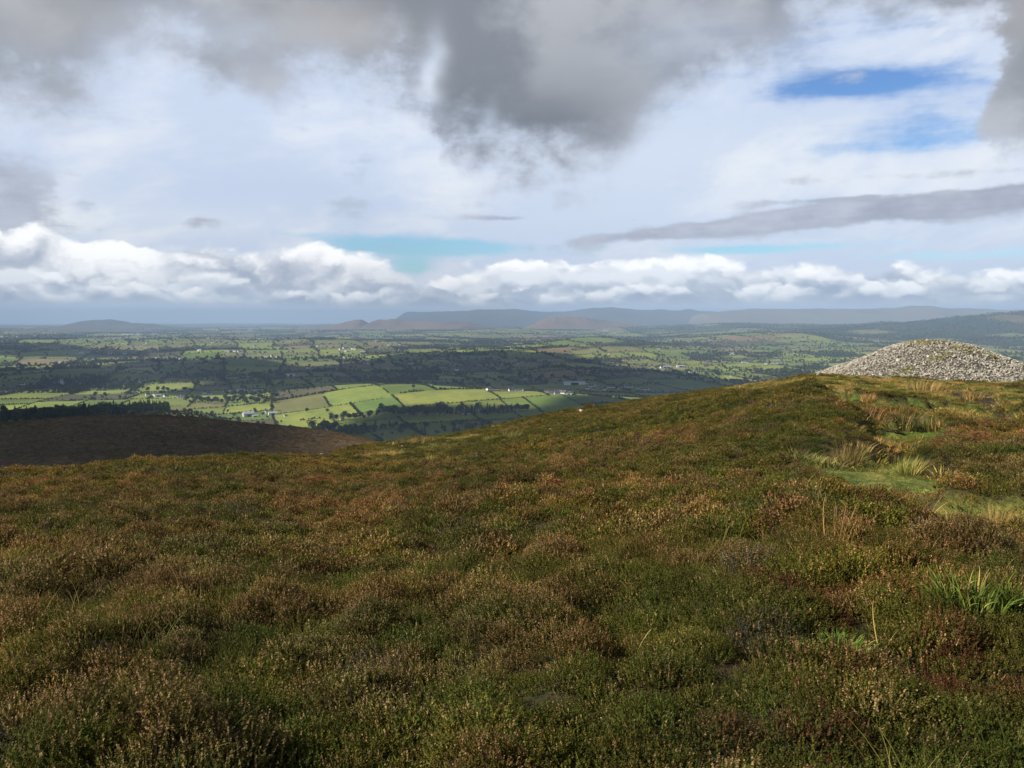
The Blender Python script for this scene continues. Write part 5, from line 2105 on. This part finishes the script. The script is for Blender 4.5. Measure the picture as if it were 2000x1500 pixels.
def build_houses():
    house_mats()
    U = [  # the ones that can be told apart
        (485, 813, 'barn', 'grey round roofed barn on the green farm field', 1.0, 0.25), (499, 814, 'shed', 'low grey and white farm shed joined to the round barn', 0.62, 0.1),
        (533, 810, 'shed', 'long white farm shed with grey roof beside a big tree', 0.95, 0.15), (519, 807, 'house', 'white gabled farmhouse behind tawny trees', 0.75, 1.2),
        (526, 805, 'cottage', 'small white gable peeping over the long farm shed', 0.6, 1.3), (558, 813, 'cottage', 'tiny pale ruin in the field right of the farm', 0.5, 0.4),
        (668, 820, 'cream', 'small cream house below the bright hill', 0.55, 0.5), (910, 809, 'bungalow', 'pale roofed house among dark trees before the bright hill', 0.85, 0.2),
        (1013, 764, 'bungalow', 'bright white bungalow behind the crest of the bright hill', 0.85, 0.1), (1022, 763, 'cream', 'cream gable joined right of the white bungalow', 0.6, 1.0),
        (121, 750, 'house', 'two gabled white house in dark woods at the left', 1.5, 1.2), (71, 751, 'bungalow', 'low white bungalow left of the two gabled house', 1.0, 0.1),
        (155, 750, 'cottage', 'small white cottage right of the two gabled house', 1.1, 0.2), (250, 769, 'house', 'white sunlit house by yellow green garden trees', 0.9, 1.3),
        (307, 775, 'shed', 'broad white shed in the trees left of the long belt', 1.1, 0.6), (289, 772, 'cottage', 'white cottage left of the broad white shed', 0.9, 0.3),
        (446, 765, 'terrace', 'long white building, leftmost above the sloping green field', 0.9, 0.1), (470, 764, 'hall', 'white house with wings between two long white buildings', 0.75, 0.1),
        (495, 763, 'house', 'tall white house at the left end of the white row', 1.0, 0.2), (502, 764, 'terrace', 'long white row on the sloping green field', 1.0, 0.05),
        (568, 734, 'hall', 'small white building at the top of the brown slope', 0.8, 0.1), (535, 719, 'cottage', 'white cottage in cloud shadow above the brown slope', 1.0, 0.2),
        (602, 720, 'house', 'white house in cloud shadow right of the lone cottage', 1.2, 0.2), (385, 700, 'brick', 'pinkish house in sunlit fields at left', 1.6, 0.2),
        (1122, 751, 'factory', 'long white factory with grey roof in the shaded village', 0.95, 0.08), (867, 729, 'house', 'white house in dark trees above the lake', 1.4, 0.1),
        (892, 724, 'house', 'second white house above the lake further right', 1.2, 0.3), (1029, 682, 'house', 'big white house in the sunlit middle distance', 2.0, 0.3),
        (1002, 682, 'bungalow', 'low white house left of the big sunlit one', 1.5, 0.2), (1379, 716, 'brick', 'pink walled house in dark trees at right', 1.5, 0.2),
        (1433, 693, 'hall', 'cream white long building beyond the moor crest', 1.3, 0.1), (1303, 718, 'hall', 'pale shed near the moor crest at right', 0.9, 0.2),
        (1329, 717, 'hall', 'white shed on a bright green plot near the moor crest', 1.0, 0.2), (1184, 647, 'hall', 'far white building on the dark plain at right centre', 2.0, 0.2),
        (1514, 711, 'terrace', 'long cream building in fields left of the cairn', 1.3, 0.1), (1456, 709, 'terrace', 'long white building in fields before the long cream one', 1.2, 0.1)]
    for X, Y, k, lab, s, rot in U:
        add_house(X, Y, k, lab, None, s, rot, parts=Y > 700)
    # the small mast at the factory
    G = {
        'white cottages in the dark woods at left': ('small white cottage in the shaded woods at left', [(42, 752), (183, 760), (205, 760), (197, 754), (264, 770), (324, 775), (275, 747), (238, 759), (245, 758), (28, 743), (340, 765), (353, 777), (361, 762), (402, 770), (409, 770), (489, 764)]),
        'houses of the shaded village': ('small white house in the shaded village behind the bright hill',
                                         [(1088, 770), (1100, 769), (1112, 770), (1148, 761), (1159, 761), (1155, 755), (1173, 764), (1180, 763), (1194, 757), (1203, 757), (1210, 760), (1223, 755), (1227, 757), (1232, 757), (1246, 759), (1183, 759), (1262, 762), (1165, 753), (998, 764), (957, 762), (1144, 750), (1106, 749)]),
        'estate houses': ('white estate house in the close rows by the village', [(1066 + 5.2 * k, 764.5 + 0.2 * (k % 3)) for k in range(8)] + [(1068 + 5.6 * k, 767.5) for k in range(7)]),
        'shaded right houses': ('small white house on the shaded hills right of the village', [(1175, 717), (1201, 714), (1207, 714), (1250, 720), (1254, 720), (1257, 720), (1260, 720), (1292, 719), (1302, 719), (1283, 725), (1290, 727), (1295, 724), (1350, 727), (1358, 728), (1011, 712), (1027, 741), (1379, 728), (1403, 733), (1429, 735)]),
        'sunlit right houses': ('small white house in fields left of the cairn', [(1395, 706), (1496, 711), (1530, 710), (1393, 691), (1361, 641), (1114, 691), (1156, 691), (1191, 691), (1286, 682), (953, 682)]),
        'far left houses': ('tiny white house far out on the left plain', [(306, 700), (349, 702), (384, 683), (460, 687), (467, 688), (470, 689), (478, 692), (497, 690), (519, 699), (531, 697), (542, 699), (444, 688), (399, 683), (137, 660), (189, 668), (197, 668), (204, 668), (262, 677), (281, 675), (287, 671),
                             (152, 690), (158, 690), (214, 692), (243, 692), (116, 710), (385, 684), (390, 685), (393, 685), (4, 658), (34, 658), (68, 657), (97, 662)]),
        'far town sheds': ('white shed of the far town below the flat topped hill', [(244, 654.5), (249, 654.5), (256, 654.5), (262, 654.5), (268, 654.5), (275, 654), (301, 654), (305, 654), (333, 650.5), (341, 650.5)]),
        'far centre houses': ('tiny white house far out on the central plain', [(621, 677), (478, 664), (484, 665), (503, 666), (415, 671), (408, 662), (459, 687), (498, 676), (694, 648), (758, 644), (675, 698), (710, 699), (711, 710), (665, 683), (690, 682), (693, 683), (666, 688), (678, 687), (760, 675), (765, 675), (781, 674),
                               (761, 674), (766, 677), (692, 682), (672, 681), (682, 679), (708, 689), (712, 710), (721, 711), (725, 711), (802, 711), (736, 667)])}
    for grp, (lab, pts) in G.items():
        for i, (X, Y) in enumerate(pts):
            k = ('cottage', 'house', 'bungalow', 'cottage')[(i * 7 + int(X)) % 4]
            s = 0.95
            if 'far' in grp:
                s = 1.25
                k = ('house', 'bungalow', 'shed')[(i + int(X)) % 3]
            if 'town' in grp:
                k, s = 'hall', 1.6
            if grp == 'estate houses':
                k, s = 'house', 0.72
            add_house(X, Y, k, lab, grp, s, None if grp != 'estate houses' else 0.1)


# ------------------------------------------------------------------ unseen clouds, added and outlined to throw the big shadows; they hang left of and above the view
def build_shade_clouds():
    m, N, b = material('shade_cloud')
    N.put(b.inputs['Base Color'], (0.86, 0.87, 0.89))
    b.inputs['Roughness'].default_value = 1.0
    ALT = 2500.0

    def cloud(ground, cell, ragged, wav, seed, label):
        P = np.array([(x + SDIR.x / SDIR.z * (ALT - z), y + SDIR.y / SDIR.z * (ALT - z)) for x, y, z in ground])
        lo, hi = P.min(0) - cell * 4, P.max(0) + cell * 4
        nx, ny = int((hi[0] - lo[0]) / cell) + 1, int((hi[1] - lo[1]) / cell) + 1
        X, Y = np.meshgrid(np.linspace(lo[0], hi[0], nx), np.linspace(lo[1], hi[1], ny), indexing='ij')
        x, y = X.ravel(), Y.ravel()
        sd = poly_sd(x, y, P) + ragged * fbm(x, y, wav, 4, seed)
        t = np.clip(-sd, 0, None)
        th = 55 * (1 - np.exp(-t / 120.0)) * (0.7 + 0.5 * fbm(x, y, 160, 3, seed + 9)) + 0.3
        inside = sd < 0
        f = grid_faces(nx, ny)
        f = f[inside[f].all(axis=1)]
        used = np.unique(f)
        mp = np.full(len(x), -1)
        mp[used] = np.arange(len(used))
        f = mp[f]
        n = len(used)
        top = np.stack([x[used], y[used], ALT + th[used] * 1.4], axis=1)
        bot = np.stack([x[used], y[used], ALT - th[used] * 0.5], axis=1)
        # close the rim: faces used once along an edge
        e = np.concatenate([f[:, [0, 1]], f[:, [1, 2]], f[:, [2, 3]], f[:, [3, 0]]])
        key = np.sort(e, axis=1)
        u, idx, cnt = np.unique(key, axis=0, return_index=True, return_counts=True)
        rim = e[idx[cnt == 1]]
        faces = np.concatenate([f, f[:, ::-1] + n, np.stack([rim[:, 1], rim[:, 0], rim[:, 0] + n, rim[:, 1] + n], axis=1)])
        o = link('cloud', mesh_from('cloud', np.concatenate([top, bot]), faces, [m], smooth=True))  # unseen slab, outlined from the ground it is meant to shade
        tag(o, kind='stuff')

    def on(hf, pts):
        out = []
        for X, Y in pts:
            p = pix_on(hf, X, Y, 800, 40000)
            if p is not None:
                out.append((p[0], p[1], -178.0))
        return out
    # long band across the middle of the valley
    flat = lambda a, b: np.full(np.shape(a), -172.0)
    A = on(flat, [(-260, 706), (-40, 714), (70, 722), (170, 720), (250, 708), (400, 703), (520, 705), (600, 712), (680, 708), (760, 699), (860, 691), (1000, 688), (1130, 694), (1250, 712), (1330, 722), (1430, 733), (1640, 742), (1700, 765),
                  (1500, 772), (1300, 778), (1200, 776), (1120, 772), (1050, 768), (980, 764), (880, 761), (780, 762), (690, 762), (600, 763), (540, 768), (470, 770), (400, 766), (350, 770), (300, 762), (380, 754), (400, 744), (310, 742), (240, 756), (100, 755), (0, 757), (-260, 757)])
    cloud(A, 45, 55, 420, 501, '')
    # over the spur and the wood behind it
    pts = []
    for X, r in ((-700, 215), (0, 215), (400, 225), (640, 215), (735, 235), (740, 430), (640, 520), (560, 560), (470, 600), (400, 700), (345, 900), (345, 1330), (320, 1500), (220, 1560), (100, 1590), (-100, 1600), (-700, 1600)):
        d = ray(X, 800)
        k = r / math.hypot(d[0], d[1])
        pts.append((d[0] * k, d[1] * k, -60.0 if r < 620 else -135.0))
    cloud(pts, 22, 22, 160, 521, '')
    B = on(flat, [(590, 842), (612, 830), (650, 822), (690, 816), (745, 806), (800, 800), (870, 800), (950, 799), (1000, 801), (1030, 804), (1060, 800), (1120, 792), (1190, 784), (1320, 782), (1330, 870), (900, 880), (640, 880)])
    cloud(B, 22, 18, 150, 541, '')
    # thinner far shadows on the left plain
    Cc = on(flat, [(-200, 675), (0, 678), (120, 675), (260, 684), (330, 690), (200, 696), (60, 699), (-200, 697)])
    cloud(Cc, 70, 90, 600, 561, '')


build_houses()
build_shade_clouds()


# ------------------------------------------------------------------ haze
def build_haze():
    x0, x1, y0, y1, z0, z1 = -36000, 36000, -34500, 36000, -232, 318
    v = [(x, y, z) for z in (z0, z1) for y in (y0, y1) for x in (x0, x1)]
    f = [(0, 2, 3, 1), (4, 5, 7, 6), (0, 1, 5, 4), (2, 6, 7, 3), (0, 4, 6, 2), (1, 3, 7, 5)]
    m = bpy.data.materials.new('valley_haze')
    m.use_nodes = True
    t = m.node_tree
    for n in list(t.nodes):
        t.nodes.remove(n)
    vol = t.nodes.new('ShaderNodeVolumePrincipled')
    vol.inputs['Color'].default_value = (0.53, 0.73, 1.0, 1)
    vol.inputs['Density'].default_value = 7.2e-5
    o = t.nodes.new('ShaderNodeOutputMaterial')
    t.links.new(vol.outputs[0], o.inputs['Volume'])
    ob = link('haze', mesh_from('haze', v, f, [m]))
    tag(ob, kind='stuff')


build_haze()
